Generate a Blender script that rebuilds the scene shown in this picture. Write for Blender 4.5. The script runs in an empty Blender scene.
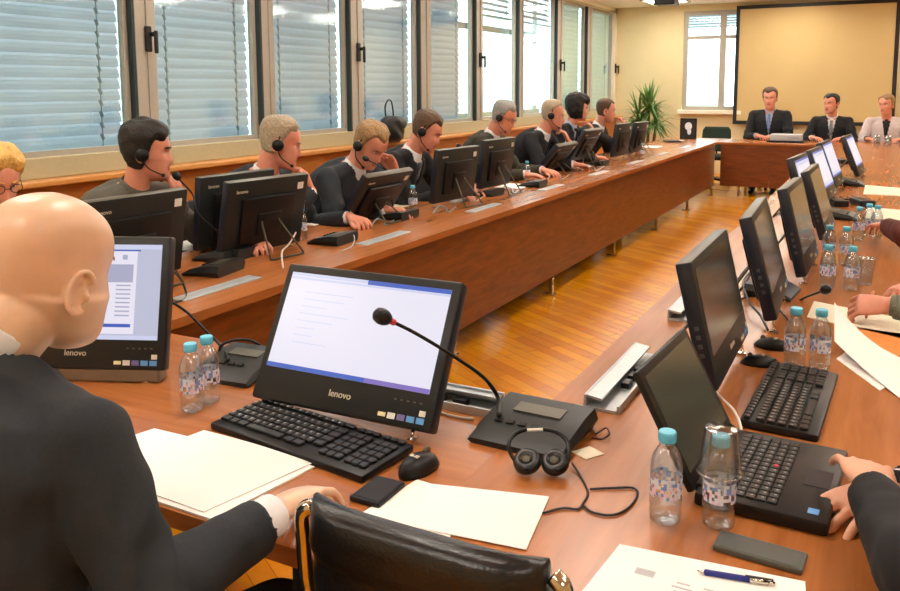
import bpy, bmesh, math, random
from mathutils import Vector, Matrix, Quaternion, noise
random.seed(7)
PI = math.pi
R = math.radians
V = Vector
SC = bpy.context.scene
COL = SC.collection
T = 0.74            # table-top height

# ------------------------------------------------------------------ camera model (photo 900 x 591)
YAW, PIT, ROL = R(-27.66), R(6.971), R(-0.25)
FPX, CX, CY, CH = 832.0, 450.0, 189.3, 1.50
_F = V((math.sin(YAW)*math.cos(PIT), math.cos(YAW)*math.cos(PIT), -math.sin(PIT)))
_R0 = V((math.cos(YAW), -math.sin(YAW), 0)); _U0 = _R0.cross(_F)
_R = math.cos(ROL)*_R0 + math.sin(ROL)*_U0
_U = -math.sin(ROL)*_R0 + math.cos(ROL)*_U0
CAM = V((0, 0, CH))
def ray(u, v): return _F + _R*((u-CX)/FPX) - _U*((v-CY)/FPX)
def pz(u, v, z=T): d = ray(u, v); return CAM + d*((z-CH)/d.z)
def py(u, v, y): d = ray(u, v); return CAM + d*(y/d.y)
def px(u, v, x): d = ray(u, v); return CAM + d*(x/d.x)

# ------------------------------------------------------------------ materials
def lin(c):
    return tuple(((x/255)/12.92 if x/255 <= 0.04045 else ((x/255+0.055)/1.055)**2.4) for x in c)
def mat(name, c, rough=0.5, metal=0.0, var=0.06, scale=30, spec=0.5, bump=0.0, emit=None, estr=1.0, sheen=0.0, sub=0.0):
    m = bpy.data.materials.new(name); m.use_nodes = True
    nt = m.node_tree; b = nt.nodes['Principled BSDF']
    c = lin(c)
    b.inputs['Roughness'].default_value = rough
    b.inputs['Metallic'].default_value = metal
    b.inputs['Specular IOR Level'].default_value = spec
    if sheen: b.inputs['Sheen Weight'].default_value = sheen
    if sub:
        b.inputs['Subsurface Weight'].default_value = sub
        b.inputs['Subsurface Radius'].default_value = (0.012, 0.005, 0.003)
        b.inputs['Subsurface Scale'].default_value = 1.0
    tc = nt.nodes.new('ShaderNodeTexCoord'); nz = nt.nodes.new('ShaderNodeTexNoise')
    nz.inputs['Scale'].default_value = scale; nz.inputs['Detail'].default_value = 4
    nt.links.new(tc.outputs['Object'], nz.inputs['Vector'])
    cr = nt.nodes.new('ShaderNodeValToRGB')
    cr.color_ramp.elements[0].position = 0.3; cr.color_ramp.elements[1].position = 0.7
    cr.color_ramp.elements[0].color = (*[x*(1-var) for x in c], 1)
    cr.color_ramp.elements[1].color = (*[min(1, x*(1+var)) for x in c], 1)
    nt.links.new(nz.outputs['Fac'], cr.inputs['Fac']); nt.links.new(cr.outputs['Color'], b.inputs['Base Color'])
    if bump:
        bp = nt.nodes.new('ShaderNodeBump'); bp.inputs['Strength'].default_value = bump; bp.inputs['Distance'].default_value = 0.01
        nt.links.new(nz.outputs['Fac'], bp.inputs['Height']); nt.links.new(bp.outputs['Normal'], b.inputs['Normal'])
    if emit:
        b.inputs['Emission Color'].default_value = (*lin(emit), 1); b.inputs['Emission Strength'].default_value = estr
    return m
def wood(name, dark, light, scl, rough=0.3, coat=0.0, ring=6.0):
    m = bpy.data.materials.new(name); m.use_nodes = True
    nt = m.node_tree; b = nt.nodes['Principled BSDF']
    b.inputs['Roughness'].default_value = rough
    b.inputs['Coat Weight'].default_value = coat; b.inputs['Coat Roughness'].default_value = 0.12
    tc = nt.nodes.new('ShaderNodeTexCoord'); mp = nt.nodes.new('ShaderNodeMapping')
    mp.inputs['Scale'].default_value = scl
    nt.links.new(tc.outputs['Object'], mp.inputs['Vector'])
    nz = nt.nodes.new('ShaderNodeTexNoise'); nz.inputs['Scale'].default_value = ring
    nz.inputs['Detail'].default_value = 3; nz.inputs['Roughness'].default_value = 0.6; nz.inputs['Distortion'].default_value = 0.6
    nt.links.new(mp.outputs['Vector'], nz.inputs['Vector'])
    cr = nt.nodes.new('ShaderNodeValToRGB')
    cr.color_ramp.elements[0].position = 0.3; cr.color_ramp.elements[1].position = 0.72
    cr.color_ramp.elements[0].color = (*lin(dark), 1); cr.color_ramp.elements[1].color = (*lin(light), 1)
    nt.links.new(nz.outputs['Fac'], cr.inputs['Fac']); nt.links.new(cr.outputs['Color'], b.inputs['Base Color'])
    return m
def parquet(name):
    m = bpy.data.materials.new(name); m.use_nodes = True
    nt = m.node_tree; b = nt.nodes['Principled BSDF']; b.inputs['Roughness'].default_value = 0.22
    tc = nt.nodes.new('ShaderNodeTexCoord'); mp = nt.nodes.new('ShaderNodeMapping')
    mp.inputs['Rotation'].default_value = (0, 0, R(32))
    nt.links.new(tc.outputs['Object'], mp.inputs['Vector'])
    br = nt.nodes.new('ShaderNodeTexBrick')
    br.inputs['Scale'].default_value = 1.0; br.inputs['Brick Width'].default_value = 0.5; br.inputs['Row Height'].default_value = 0.075
    br.inputs['Mortar Size'].default_value = 0.0012; br.inputs['Bias'].default_value = 0.0
    br.inputs['Color1'].default_value = (*lin((216, 146, 46)), 1); br.inputs['Color2'].default_value = (*lin((190, 116, 34)), 1)
    br.inputs['Mortar'].default_value = (*lin((120, 66, 20)), 1)
    nt.links.new(mp.outputs['Vector'], br.inputs['Vector'])
    nz = nt.nodes.new('ShaderNodeTexNoise'); nz.inputs['Scale'].default_value = 5; nz.inputs['Detail'].default_value = 5
    m2 = nt.nodes.new('ShaderNodeMapping'); m2.inputs['Scale'].default_value = (1, 9, 1); m2.inputs['Rotation'].default_value = (0, 0, R(32))
    nt.links.new(tc.outputs['Object'], m2.inputs['Vector']); nt.links.new(m2.outputs['Vector'], nz.inputs['Vector'])
    mx = nt.nodes.new('ShaderNodeMix'); mx.data_type = 'RGBA'; mx.blend_type = 'MULTIPLY'; mx.inputs['Factor'].default_value = 0.35
    nt.links.new(br.outputs['Color'], mx.inputs['A']); nt.links.new(nz.outputs['Color'], mx.inputs['B'])
    hs = nt.nodes.new('ShaderNodeHueSaturation'); hs.inputs['Value'].default_value = 1.2; hs.inputs['Saturation'].default_value = 1.05
    nt.links.new(mx.outputs['Result'], hs.inputs['Color']); nt.links.new(hs.outputs['Color'], b.inputs['Base Color'])
    return m
def glassy(name, tint=(235, 245, 250), clear=0.8, rough=0.03):
    m = bpy.data.materials.new(name); m.use_nodes = True
    nt = m.node_tree; nt.nodes.clear()
    out = nt.nodes.new('ShaderNodeOutputMaterial')
    tr = nt.nodes.new('ShaderNodeBsdfTransparent'); tr.inputs['Color'].default_value = (*lin(tint), 1)
    gl = nt.nodes.new('ShaderNodeBsdfGlossy'); gl.inputs['Roughness'].default_value = rough
    nz = nt.nodes.new('ShaderNodeTexNoise'); nz.inputs['Scale'].default_value = 60
    lw = nt.nodes.new('ShaderNodeLayerWeight'); lw.inputs['Blend'].default_value = 0.25
    mr = nt.nodes.new('ShaderNodeMapRange'); mr.inputs['To Min'].default_value = 1-clear; mr.inputs['To Max'].default_value = 0.85
    bp = nt.nodes.new('ShaderNodeBump'); bp.inputs['Strength'].default_value = 0.08; bp.inputs['Distance'].default_value = 0.005
    nt.links.new(nz.outputs['Fac'], bp.inputs['Height']); nt.links.new(bp.outputs['Normal'], gl.inputs['Normal'])
    mx = nt.nodes.new('ShaderNodeMixShader')
    nt.links.new(lw.outputs['Facing'], mr.inputs['Value']); nt.links.new(mr.outputs['Result'], mx.inputs['Fac'])
    nt.links.new(tr.outputs['BSDF'], mx.inputs[1]); nt.links.new(gl.outputs['BSDF'], mx.inputs[2])
    nt.links.new(mx.outputs['Shader'], out.inputs['Surface'])
    return m
def slatmat(name, c, tr=0.45):
    m = bpy.data.materials.new(name); m.use_nodes = True
    nt = m.node_tree; nt.nodes.clear()
    out = nt.nodes.new('ShaderNodeOutputMaterial')
    a = nt.nodes.new('ShaderNodeBsdfDiffuse'); t = nt.nodes.new('ShaderNodeBsdfTranslucent'); mx = nt.nodes.new('ShaderNodeMixShader')
    tc = nt.nodes.new('ShaderNodeTexCoord'); nz = nt.nodes.new('ShaderNodeTexNoise'); nz.inputs['Scale'].default_value = 2.5
    nt.links.new(tc.outputs['Object'], nz.inputs['Vector'])
    cr = nt.nodes.new('ShaderNodeValToRGB'); c = lin(c)
    cr.color_ramp.elements[0].color = (*[x*0.88 for x in c], 1); cr.color_ramp.elements[1].color = (*c, 1)
    nt.links.new(nz.outputs['Fac'], cr.inputs['Fac'])
    nt.links.new(cr.outputs['Color'], a.inputs['Color']); nt.links.new(cr.outputs['Color'], t.inputs['Color'])
    mx.inputs['Fac'].default_value = tr
    nt.links.new(a.outputs['BSDF'], mx.inputs[1]); nt.links.new(t.outputs['BSDF'], mx.inputs[2])
    nt.links.new(mx.outputs['Shader'], out.inputs['Surface'])
    return m

M = {}
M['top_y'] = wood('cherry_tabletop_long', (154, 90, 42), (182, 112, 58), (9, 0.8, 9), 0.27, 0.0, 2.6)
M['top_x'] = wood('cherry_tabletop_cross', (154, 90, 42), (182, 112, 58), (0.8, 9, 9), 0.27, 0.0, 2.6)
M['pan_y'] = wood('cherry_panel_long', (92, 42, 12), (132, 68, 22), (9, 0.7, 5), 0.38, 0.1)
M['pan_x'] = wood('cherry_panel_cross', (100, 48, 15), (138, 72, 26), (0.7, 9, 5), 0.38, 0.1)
M['sillwood'] = wood('orange_beech', (206, 138, 66), (224, 158, 84), (6, 0.6, 6), 0.35)
M['parapet'] = wood('orange_beech_panel', (196, 118, 44), (214, 138, 60), (6, 0.6, 6), 0.4)
M['floor'] = parquet('golden_parquet')
M['cream'] = mat('cream_plaster', (224, 208, 164), 0.85, var=0.02, scale=4)
M['white'] = mat('white_plaster', (238, 230, 212), 0.85, var=0.02, scale=4)
M['ceil'] = mat('ceiling_white', (240, 232, 216), 0.9, var=0.02, scale=6)
M['screen_cloth'] = mat('tan_screen_cloth', (204, 178, 124), 0.8, var=0.03, scale=2)
M['black'] = mat('matte_black', (22, 22, 24), 0.5)
M['frame'] = mat('grey_beige_aluminium', (176, 168, 154), 0.45, var=0.03)
M['frame_olive'] = mat('warm_grey_aluminium', (186, 176, 140), 0.5, var=0.03)
M['gasket'] = mat('dark_gasket', (38, 54, 58), 0.5)
M['glass'] = glassy('window_glass', (236, 248, 246), 0.97, 0.0)
M['slat'] = slatmat('blue_grey_slat', (206, 208, 214), 0.5)
M['slat_warm'] = slatmat('pale_cream_slat', (222, 226, 218), 0.55)
M['tape'] = mat('ladder_tape_grey', (120, 136, 146), 0.7)
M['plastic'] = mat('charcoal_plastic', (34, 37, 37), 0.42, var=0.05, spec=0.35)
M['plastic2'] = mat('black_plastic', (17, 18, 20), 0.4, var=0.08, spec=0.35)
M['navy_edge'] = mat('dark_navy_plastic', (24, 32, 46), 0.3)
M['olive_trim_lit_top'] = mat('grey_olive_plastic_lit_top', (84, 80, 66), 0.4)  # small olive parts; on monitor tops the tone stands for light on them
M['offscreen'] = mat('dark_screen_glass', (62, 66, 60), 0.18, var=0.04, spec=0.7)
M['key'] = mat('black_keycap', (30, 31, 32), 0.35)
M['keymark'] = mat('grey_key_print', (150, 150, 146), 0.6)
M['chrome'] = mat('chrome', (210, 205, 195), 0.15, 1.0)
M['alu'] = mat('aluminium_channel', (184, 190, 192), 0.35, 0.5)
M['paper'] = mat('white_paper', (246, 244, 240), 0.8, var=0.01, scale=8)
M['cream_paper'] = mat('cream_paper', (240, 232, 208), 0.8, var=0.02, scale=8)
M['print'] = mat('grey_print', (188, 188, 192), 0.8)
M['orange_card'] = mat('orange_card', (228, 140, 60), 0.7)
M['leather'] = mat('black_leather', (22, 23, 26), 0.3, var=0.15, scale=160, bump=0.12)
M['fabric_black'] = mat('black_fabric', (26, 27, 28), 0.85, var=0.15, scale=120)
M['fabric_green'] = mat('dark_green_fabric', (34, 48, 36), 0.85, var=0.15, scale=120)
M['cap'] = mat('sky_blue_cap', (104, 200, 230), 0.4, var=0.03)
M['pet'] = glassy('clear_pet', (240, 248, 252), 0.86, 0.10)
M['cup'] = glassy('clear_cup', (236, 242, 244), 0.8, 0.08)
M['lab_white'] = mat('label_white', (222, 226, 238), 0.5)
M['lab_pink'] = mat('label_pink', (232, 200, 220), 0.5)
M['lab_blue'] = mat('label_blue', (120, 150, 206), 0.5)
M['skin'] = mat('skin_light', (226, 168, 138), 0.5, var=0.06, scale=25, sub=0.15)
M['skin_pink'] = mat('skin_pink', (216, 146, 120), 0.5, var=0.07, scale=25, sub=0.15)
M['skin_pale'] = mat('skin_pale', (230, 192, 162), 0.34, var=0.05, scale=18, sub=0.15)
M['lip'] = mat('lips', (176, 96, 88), 0.5)
M['eyewhite'] = mat('eye_white', (228, 222, 214), 0.3)
M['iris'] = mat('eye_dark', (44, 32, 26), 0.25)
M['shirt'] = mat('white_shirt', (232, 232, 236), 0.8, var=0.03)
M['shirt_blue'] = mat('pale_blue_shirt', (176, 190, 214), 0.8, var=0.03)
M['tie_dark'] = mat('dark_tie', (44, 46, 62), 0.6)
M['tie_grey'] = mat('grey_tie', (120, 124, 128), 0.6)
M['tie_blue'] = mat('blue_tie', (112, 132, 178), 0.6)
M['tie_wine'] = mat('wine_tie', (84, 46, 60), 0.6)
M['suit_char'] = mat('charcoal_suit', (32, 38, 45), 0.85, var=0.12, scale=140, bump=0.05)
M['suit_black'] = mat('black_suit', (18, 19, 24), 0.85, var=0.12, scale=140)
M['suit_grey'] = mat('grey_brown_jacket', (92, 88, 78), 0.85, var=0.12, scale=140)
M['suit_olive'] = mat('dark_olive_suit', (58, 56, 44), 0.85, var=0.12, scale=140)
M['cardigan'] = mat('pale_lilac_cardigan', (206, 194, 194), 0.9, var=0.06, scale=90)
M['sweater'] = mat('green_grey_sweater', (112, 118, 104), 0.9, var=0.1, scale=90)
M['maroon'] = mat('maroon_sleeve', (86, 38, 28), 0.9, var=0.1, scale=90)
M['hair_black'] = mat('hair_black', (22, 19, 18), 0.55, var=0.3, scale=90, bump=0.5)
M['hair_blond'] = mat('hair_blond', (216, 170, 88), 0.5, var=0.25, scale=90, bump=0.5)
M['hair_sandy'] = mat('hair_sandy', (152, 118, 76), 0.55, var=0.3, scale=90, bump=0.5)
M['hair_grey'] = mat('hair_grey', (166, 150, 124), 0.55, var=0.3, scale=90, bump=0.5)
M['hair_silver'] = mat('hair_silver', (150, 150, 146), 0.55, var=0.3, scale=90, bump=0.5)
M['hair_brown'] = mat('hair_brown', (88, 62, 40), 0.55, var=0.3, scale=90, bump=0.5)
M['leaf'] = mat('leaf_green', (96, 136, 60), 0.45, var=0.3, scale=8)
M['trunk'] = mat('bark', (104, 84, 58), 0.9, var=0.2)
M['pot'] = mat('white_pot', (206, 200, 186), 0.5)
M['soil'] = mat('soil', (52, 40, 30), 0.95, var=0.3)
M['sticker'] = mat('sticker_white', (222, 222, 214), 0.5)
M['sticker_blue'] = mat('sticker_blue', (92, 158, 222), 0.5)
M['sticker_purple'] = mat('sticker_purple', (112, 104, 170), 0.5)
M['sticker_yellow'] = mat('sticker_cream', (230, 224, 180), 0.5)
M['sticker_navy'] = mat('sticker_navy', (40, 48, 140), 0.5)
M['badge'] = mat('badge_silver', (206, 200, 180), 0.4)
M['badge_dull'] = mat('taupe_plastic', (120, 106, 88), 0.4)
M['red'] = mat('red_ring', (226, 60, 74), 0.4)
M['phone_grey'] = mat('phone_grey', (88, 92, 88), 0.4, 0.3)
M['redtan'] = mat('tan_pen', (206, 128, 86), 0.4)
M['cable_white'] = mat('white_cable', (226, 216, 202), 0.5)
M['cable_brown'] = mat('dark_cable', (34, 24, 22), 0.5)
M['e_doc'] = mat('lit_document', (20, 20, 20), 0.3, emit=(234, 231, 246), estr=0.95)
M['e_desk'] = mat('lit_grey_desktop', (20, 20, 20), 0.3, emit=(194, 198, 222), estr=0.9)
M['e_blue'] = mat('lit_blue_bar', (10, 10, 20), 0.3, emit=(54, 96, 196), estr=0.9)
M['e_pale'] = mat('lit_pale_toolbar', (20, 20, 20), 0.3, emit=(206, 212, 240), estr=0.95)
M['e_grey'] = mat('lit_grey_text', (10, 10, 10), 0.3, emit=(176, 178, 206), estr=0.9)
M['e_purple'] = mat('lit_purple_bar', (10, 10, 20), 0.3, emit=(132, 112, 196), estr=0.9)
M['lamp'] = mat('lamp_diffuser', (255, 250, 240), 0.5, emit=(255, 247, 234), estr=24.0)
M['projector'] = mat('projector_black', (20, 20, 22), 0.4)

# ------------------------------------------------------------------ mesh helpers
def B(): return bmesh.new()
def setmat(faces, i):
    for f in faces: f.material_index = i
def box(bm, c, s, rot=None, mi=0, bev=0.0, seg=2):
    before = set(bm.faces)
    mtx = Matrix.Translation(V(c)) @ (rot.to_4x4() if rot else Matrix.Identity(4)) @ Matrix.Diagonal((*s, 1))
    r = bmesh.ops.create_cube(bm, size=1.0, matrix=mtx)
    if bev > 0:
        es = list({e for v in r['verts'] for e in v.link_edges})
        bmesh.ops.bevel(bm, geom=es, offset=bev, segments=seg, affect='EDGES', profile=0.5, clamp_overlap=True)
    for f in bm.faces:
        if f not in before: f.material_index = mi
def frame_for(d):
    d = V(d).normalized(); a = V((0, 0, 1)) if abs(d.z) < 0.9 else V((1, 0, 0))
    x = a.cross(d).normalized(); return x, d.cross(x)
def loft(bm, rings, mi=0, cap=True, closed=True):
    rows = [[bm.verts.new(p) for p in r] for r in rings]
    n = len(rows[0])
    for a, b in zip(rows, rows[1:]):
        for i in range(n if closed else n-1):
            j = (i+1) % n
            f = bm.faces.new((a[i], a[j], b[j], b[i])); f.material_index = mi; f.smooth = True
    if cap:
        for rr, rev in ((rows[0], True), (rows[-1], False)):
            f = bm.faces.new(rr[::-1] if rev else rr); f.material_index = mi
def tube(bm, pts, r, n=8, mi=0, smooth=0):
    pts = [V(p) for p in pts]
    if smooth:
        out = []
        P = [pts[0]*2-pts[1]] + pts + [pts[-1]*2-pts[-2]]
        for i in range(1, len(P)-2):
            for k in range(smooth):
                t = k/smooth; a, b, c, d = P[i-1], P[i], P[i+1], P[i+2]
                out.append(0.5*((2*b)+(c-a)*t+(2*a-5*b+4*c-d)*t*t+(3*b-a-3*c+d)*t**3))
        out.append(pts[-1]); pts = out
    rad = r if isinstance(r, (list, tuple)) else None
    rings = []; prev = None
    for i, p in enumerate(pts):
        d = (pts[min(i+1, len(pts)-1)] - pts[max(i-1, 0)]).normalized()
        if prev is None: x, y = frame_for(d)
        else:
            x = (prev - d*prev.dot(d)).normalized(); y = d.cross(x)
        prev = x
        rr = rad[min(int(i*len(rad)/len(pts)), len(rad)-1)] if rad else r
        rings.append([p + x*rr*math.cos(2*PI*k/n) + y*rr*math.sin(2*PI*k/n) for k in range(n)])
    loft(bm, rings, mi)
def cyl(bm, p0, p1, r0, r1=None, n=24, mi=0):
    r1 = r0 if r1 is None else r1
    p0, p1 = V(p0), V(p1); x, y = frame_for(p1-p0)
    loft(bm, [[p+x*r*math.cos(2*PI*k/n)+y*r*math.sin(2*PI*k/n) for k in range(n)] for p, r in ((p0, r0), (p1, r1))], mi)
def lathe(bm, prof, c=(0, 0, 0), n=28, mi=0, cap=True):
    c = V(c)
    loft(bm, [[c+V((r*math.cos(2*PI*k/n), r*math.sin(2*PI*k/n), z)) for k in range(n)] for r, z in prof], mi, cap)
def ell(bm, c, s, rot=None, u=20, v=12, mi=0):
    before = set(bm.faces)
    m = Matrix.Translation(V(c)) @ (rot.to_4x4() if rot else Matrix.Identity(4)) @ Matrix.Diagonal((*s, 1))
    bmesh.ops.create_uvsphere(bm, u_segments=u, v_segments=v, radius=1.0, matrix=m)
    for f in bm.faces:
        if f not in before: f.material_index = mi; f.smooth = True
def capsule(bm, p0, p1, r0, r1, n=16):
    cyl(bm, p0, p1, r0, r1, n); ell(bm, p0, (r0,)*3, u=n, v=10); ell(bm, p1, (r1,)*3, u=n, v=10)
def quad(bm, pts, mi=0):
    f = bm.faces.new([bm.verts.new(V(p)) for p in pts]); f.material_index = mi

def tag(o, label=None, cat=None, group=None, kind=None):
    if label: o['label'] = label
    if cat: o['category'] = cat
    if group: o['group'] = group
    if kind: o['kind'] = kind
    return o
def link(name, bm, mats, parent=None, smooth=None, label=None):
    me = bpy.data.meshes.new(name); bmesh.ops.recalc_face_normals(bm, faces=bm.faces[:])
    bm.to_mesh(me); bm.free()
    for m in (mats if isinstance(mats, (list, tuple)) else [mats]): me.materials.append(M[m] if isinstance(m, str) else m)
    if smooth is not None:
        me.shade_smooth() if smooth else me.shade_flat()
        if smooth and smooth is not True: pass
    o = bpy.data.objects.new(name, me); COL.objects.link(o)
    if parent: o.parent = parent
    if label: o['label'] = label
    return o
def thing(name, label, cat, loc=(0, 0, 0), rz=0.0, group=None):
    o = bpy.data.objects.new(name, None); COL.objects.link(o); o.empty_display_size = 0.1
    o.location = loc; o.rotation_euler = (0, 0, rz)
    return tag(o, label, cat, group)
def dup(root, loc, rz, label, group=None):
    r = root.copy(); COL.objects.link(r); r.location = loc; r.rotation_euler = (0, 0, rz); r['label'] = label
    if group: r['group'] = group
    for ch in list(root.children):
        c = ch.copy(); COL.objects.link(c); c.parent = r
        for g in list(ch.children):
            d = g.copy(); COL.objects.link(d); d.parent = c
    return r
def struct(name, bm, mats, parent=None):
    o = link(name, bm, mats, parent)
    if not parent: o['kind'] = 'structure'
    return o
def smooth_by_angle(o, ang=35):
    bm = bmesh.new(); bm.from_mesh(o.data)
    for f in bm.faces: f.smooth = True
    for e in bm.edges:
        if len(e.link_faces) == 2 and e.calc_face_angle(0) > R(ang): e.smooth = False
    bm.to_mesh(o.data); bm.free(); return o
def remeshed(bm, voxel, smooth=4):
    """one continuous surface out of overlapping closed pieces"""
    me = bpy.data.meshes.new('tmp'); bm.to_mesh(me); bm.free()
    o = bpy.data.objects.new('tmp', me); COL.objects.link(o)
    md = o.modifiers.new('r', 'REMESH'); md.mode = 'VOXEL'; md.voxel_size = voxel; md.use_smooth_shade = True
    if smooth:
        s = o.modifiers.new('s', 'SMOOTH'); s.factor = 0.5; s.iterations = smooth
    dg = bpy.context.evaluated_depsgraph_get()
    out = bpy.data.meshes.new_from_object(o.evaluated_get(dg))
    bpy.data.objects.remove(o); bpy.data.meshes.remove(me)
    return out
def mesh_obj(name, me, mats, parent=None, label=None):
    me.materials.clear()
    for m in (mats if isinstance(mats, (list, tuple)) else [mats]): me.materials.append(M[m] if isinstance(m, str) else m)
    me.name = name
    o = bpy.data.objects.new(name, me); COL.objects.link(o)
    if parent: o.parent = parent
    if label: o['label'] = label
    return o

# ================================================================== THE ROOM
XW, YF, ZC, XR_, YB = -4.4, 14.9, 2.9, 2.7, -2.3
bm = B(); box(bm, ((XW+XR_)/2, (YF+YB)/2, -0.05), (XR_-XW+0.6, YF-YB+0.6, 0.1)); struct('floor', bm, 'floor')
bm = B(); box(bm, ((XW+XR_)/2, (YF+YB)/2, ZC+0.05), (XR_-XW+0.6, YF-YB+0.6, 0.1)); struct('ceiling', bm, 'ceil')
bm = B(); box(bm, (XR_+0.1, (YF+YB)/2, ZC/2), (0.2, YF-YB, ZC)); struct('wall_right', bm, 'cream')
bm = B(); box(bm, ((XW+XR_)/2, YB-0.1, ZC/2), (XR_-XW, 0.2, ZC)); struct('wall_back', bm, 'cream')
ZS, ZT = 1.10, 2.80      # glass bottom / top
PANES = [(2.78, 3.93), (4.13, 5.19), (5.36, 6.43), (6.64, 7.73), (7.97, 9.08), (9.28, 10.40), (10.57, 11.85), (12.11, 13.25), (13.51, 14.76)]
Y0 = PANES[0][0]
bm = B()
box(bm, (XW-0.1, (YF+Y0)/2, 0.47), (0.2, YF-Y0, 0.94))                 # parapet core
box(bm, (XW-0.1, (Y0+YB)/2, ZC/2), (0.2, Y0-YB, ZC))                   # solid stretch beside the camera
box(bm, (XW-0.1, (YF+Y0)/2, (ZC+ZT+0.04)/2), (0.2, YF-Y0, ZC-ZT-0.04))
box(bm, (XW-0.1, YF+0.1-0.12, ZC/2), (0.2, 0.20, ZC))
struct('wall_left', bm, 'white')
bm = B(); box(bm, (XW+0.012, (YF+Y0)/2, 0.47), (0.022, YF-Y0, 0.94)); struct('trim_1', bm, 'parapet')
bm = B(); box(bm, (XW+0.03, (YF+Y0)/2, 0.958), (0.2, YF-Y0, 0.035), bev=0.008); struct('trim_2', bm, 'sillwood')
bm = B(); box(bm, (XW-0.05, (YF+Y0)/2, (0.976+ZS)/2), (0.1, YF-Y0, ZS-0.976), bev=0.006)
box(bm, (XW-0.05, (YF+Y0)/2, ZT+0.02), (0.1, YF-Y0, 0.04)); struct('trim_3', bm, 'frame_olive')
# mullions between the panes; the wide ones carry handles
edges = [p[1] for p in PANES]
for i in range(len(PANES)-1):
    a, b = PANES[i][1], PANES[i+1][0]
    bm = B(); box(bm, (XW-0.05, (a+b)/2+0.012, (ZS+ZT)/2), (0.1, b-a-0.024, ZT-ZS), mi=0, bev=0.004)
    box(bm, (XW-0.042, (a+b)/2+0.02, (ZS+ZT)/2), (0.104, 0.012, ZT-ZS), mi=0)
    box(bm, (XW-0.055, a+0.011, (ZS+ZT)/2), (0.11, 0.022, ZT-ZS), mi=1)
    struct('trim_%d' % (i+4), bm, ['frame', 'gasket'])
handle_y = [(0, 4.05), (2, 6.55), (4, 9.18), (6, 11.98), (8, 14.83)]
for i, (a, b) in enumerate(PANES):
    bm = B()
    w = 0.035
    box(bm, (XW-0.07, a+w/2, (ZS+ZT)/2), (0.05, w, ZT-ZS)); box(bm, (XW-0.07, b-w/2, (ZS+ZT)/2), (0.05, w, ZT-ZS))
    box(bm, (XW-0.07, (a+b)/2, ZS+w/2), (0.05, b-a-2*w, w)); box(bm, (XW-0.07, (a+b)/2, ZT-w/2), (0.05, b-a-2*w, w))
    win = struct('window_%d' % (i+1), bm, 'frame')
    bm = B(); box(bm, (XW-0.075, (a+b)/2, (ZS+ZT)/2), (0.008, b-a-2*w, ZT-ZS-2*w)); link('glass_pane', bm, 'glass', win)
    for k, hy in handle_y:
        if k == i:
            h = px(141, 47, XW).z if k == 0 else 1.86
            bm = B(); box(bm, (XW+0.014, hy, 1.83), (0.022, 0.05, 0.17), bev=0.008)
            box(bm, (XW+0.04, hy+0.01, 1.86), (0.05, 0.022, 0.03), bev=0.006); box(bm, (XW+0.062, hy+0.022, 1.81), (0.022, 0.026, 0.15), bev=0.008)
            link('window_handle', bm, 'black', win)
# outside venetian blinds
ordn = ['leftmost', 'second', 'third', 'fourth', 'fifth', 'sixth', 'seventh', 'eighth', 'ninth']
for i, (a, b) in enumerate(PANES):
    warm = i >= 7
    lab = {0: 'closed blue-grey outside blind in the leftmost window, beside the blonde woman',
           1: 'closed blue-grey outside blind behind the young dark-haired man, right of the first handle',
           2: 'blue-grey outside blind in the third pane, behind the grey-haired man with hand on face',
           3: 'closed blue-grey outside blind in the fourth pane, behind the dark bag on the sill',
           4: 'grey outside blind in the fifth pane, leaving a bright gap at its right edge',
           5: 'half raised blind over a bright white pane, right of the third window handle',
           6: 'half raised blind over a bright white pane, left of the fourth window handle',
           7: 'pale yellowish closed blind in the second last side pane before the far corner',
           8: 'pale yellowish closed blind in the last side pane at the far corner'}[i]
    t = thing('window_blind', lab, 'blind', (XW-0.155, (a+b)/2, ZT+0.04), 0, 'outside venetian blinds')
    raised = i in (5, 6)
    y0, y1 = a-(a+b)/2, b+0.01-(a+b)/2
    if i == 4: y1 -= 0.16
    bm = B(); z = -0.06; zend = (ZS-0.02) - (ZT+0.04)
    if raised: zend = -0.42
    tilt = Matrix.Rotation(R(74 if not raised else 40), 3, 'Y')
    while z > zend:
        # curved slat: three strips
        for q in (-1, 0, 1):
            rot = Matrix.Rotation(R((74 if not raised else 40) + 12*q + random.uniform(-1.5, 1.5)), 3, 'Y')
            off = tilt @ V((q*0.026, 0, -abs(q)*0.003))
            box(bm, (off.x, (y0+y1)/2, z+off.z), (0.0285, y1-y0, 0.0016), rot)
        z -= 0.073
    link('slats', bm, 'slat_warm' if warm else 'slat', t)
    bm = B(); box(bm, (0, (y0+y1)/2, -0.02), (0.09, y1-y0, 0.05)); link('head_rail', bm, 'frame', t)
    bm = B(); box(bm, (0, (y0+y1)/2, zend-0.02), (0.075, y1-y0, 0.02)); link('bottom_rail', bm, 'frame', t)
    for q in (0.17, 0.83):
        bm = B(); yy = y0+(y1-y0)*q; z = -0.04
        while z > zend:
            box(bm, (0.048, yy, z), (0.004, 0.022, 0.04), Matrix.Rotation(R(24), 3, 'X')); z -= 0.073
        box(bm, (0.05, yy, zend/2), (0.003, 0.006, -zend))
        link('ladder_tape', bm, 'tape', t)
# outside rail seen through the bright panes
bm = B(); box(bm, (XW-0.42, 10.6, 2.28), (0.05, 3.1, 0.075)); box(bm, (XW-0.42, 10.6, 1.14), (0.05, 3.1, 0.06))
for yy in (9.2, 12.0): box(bm, (XW-0.42, yy, 1.4), (0.05, 0.05, 2.8))
tag(link('facade_rail', bm, 'frame'), 'grey horizontal bar outside the bright panes of the window row', 'railing')

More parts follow.
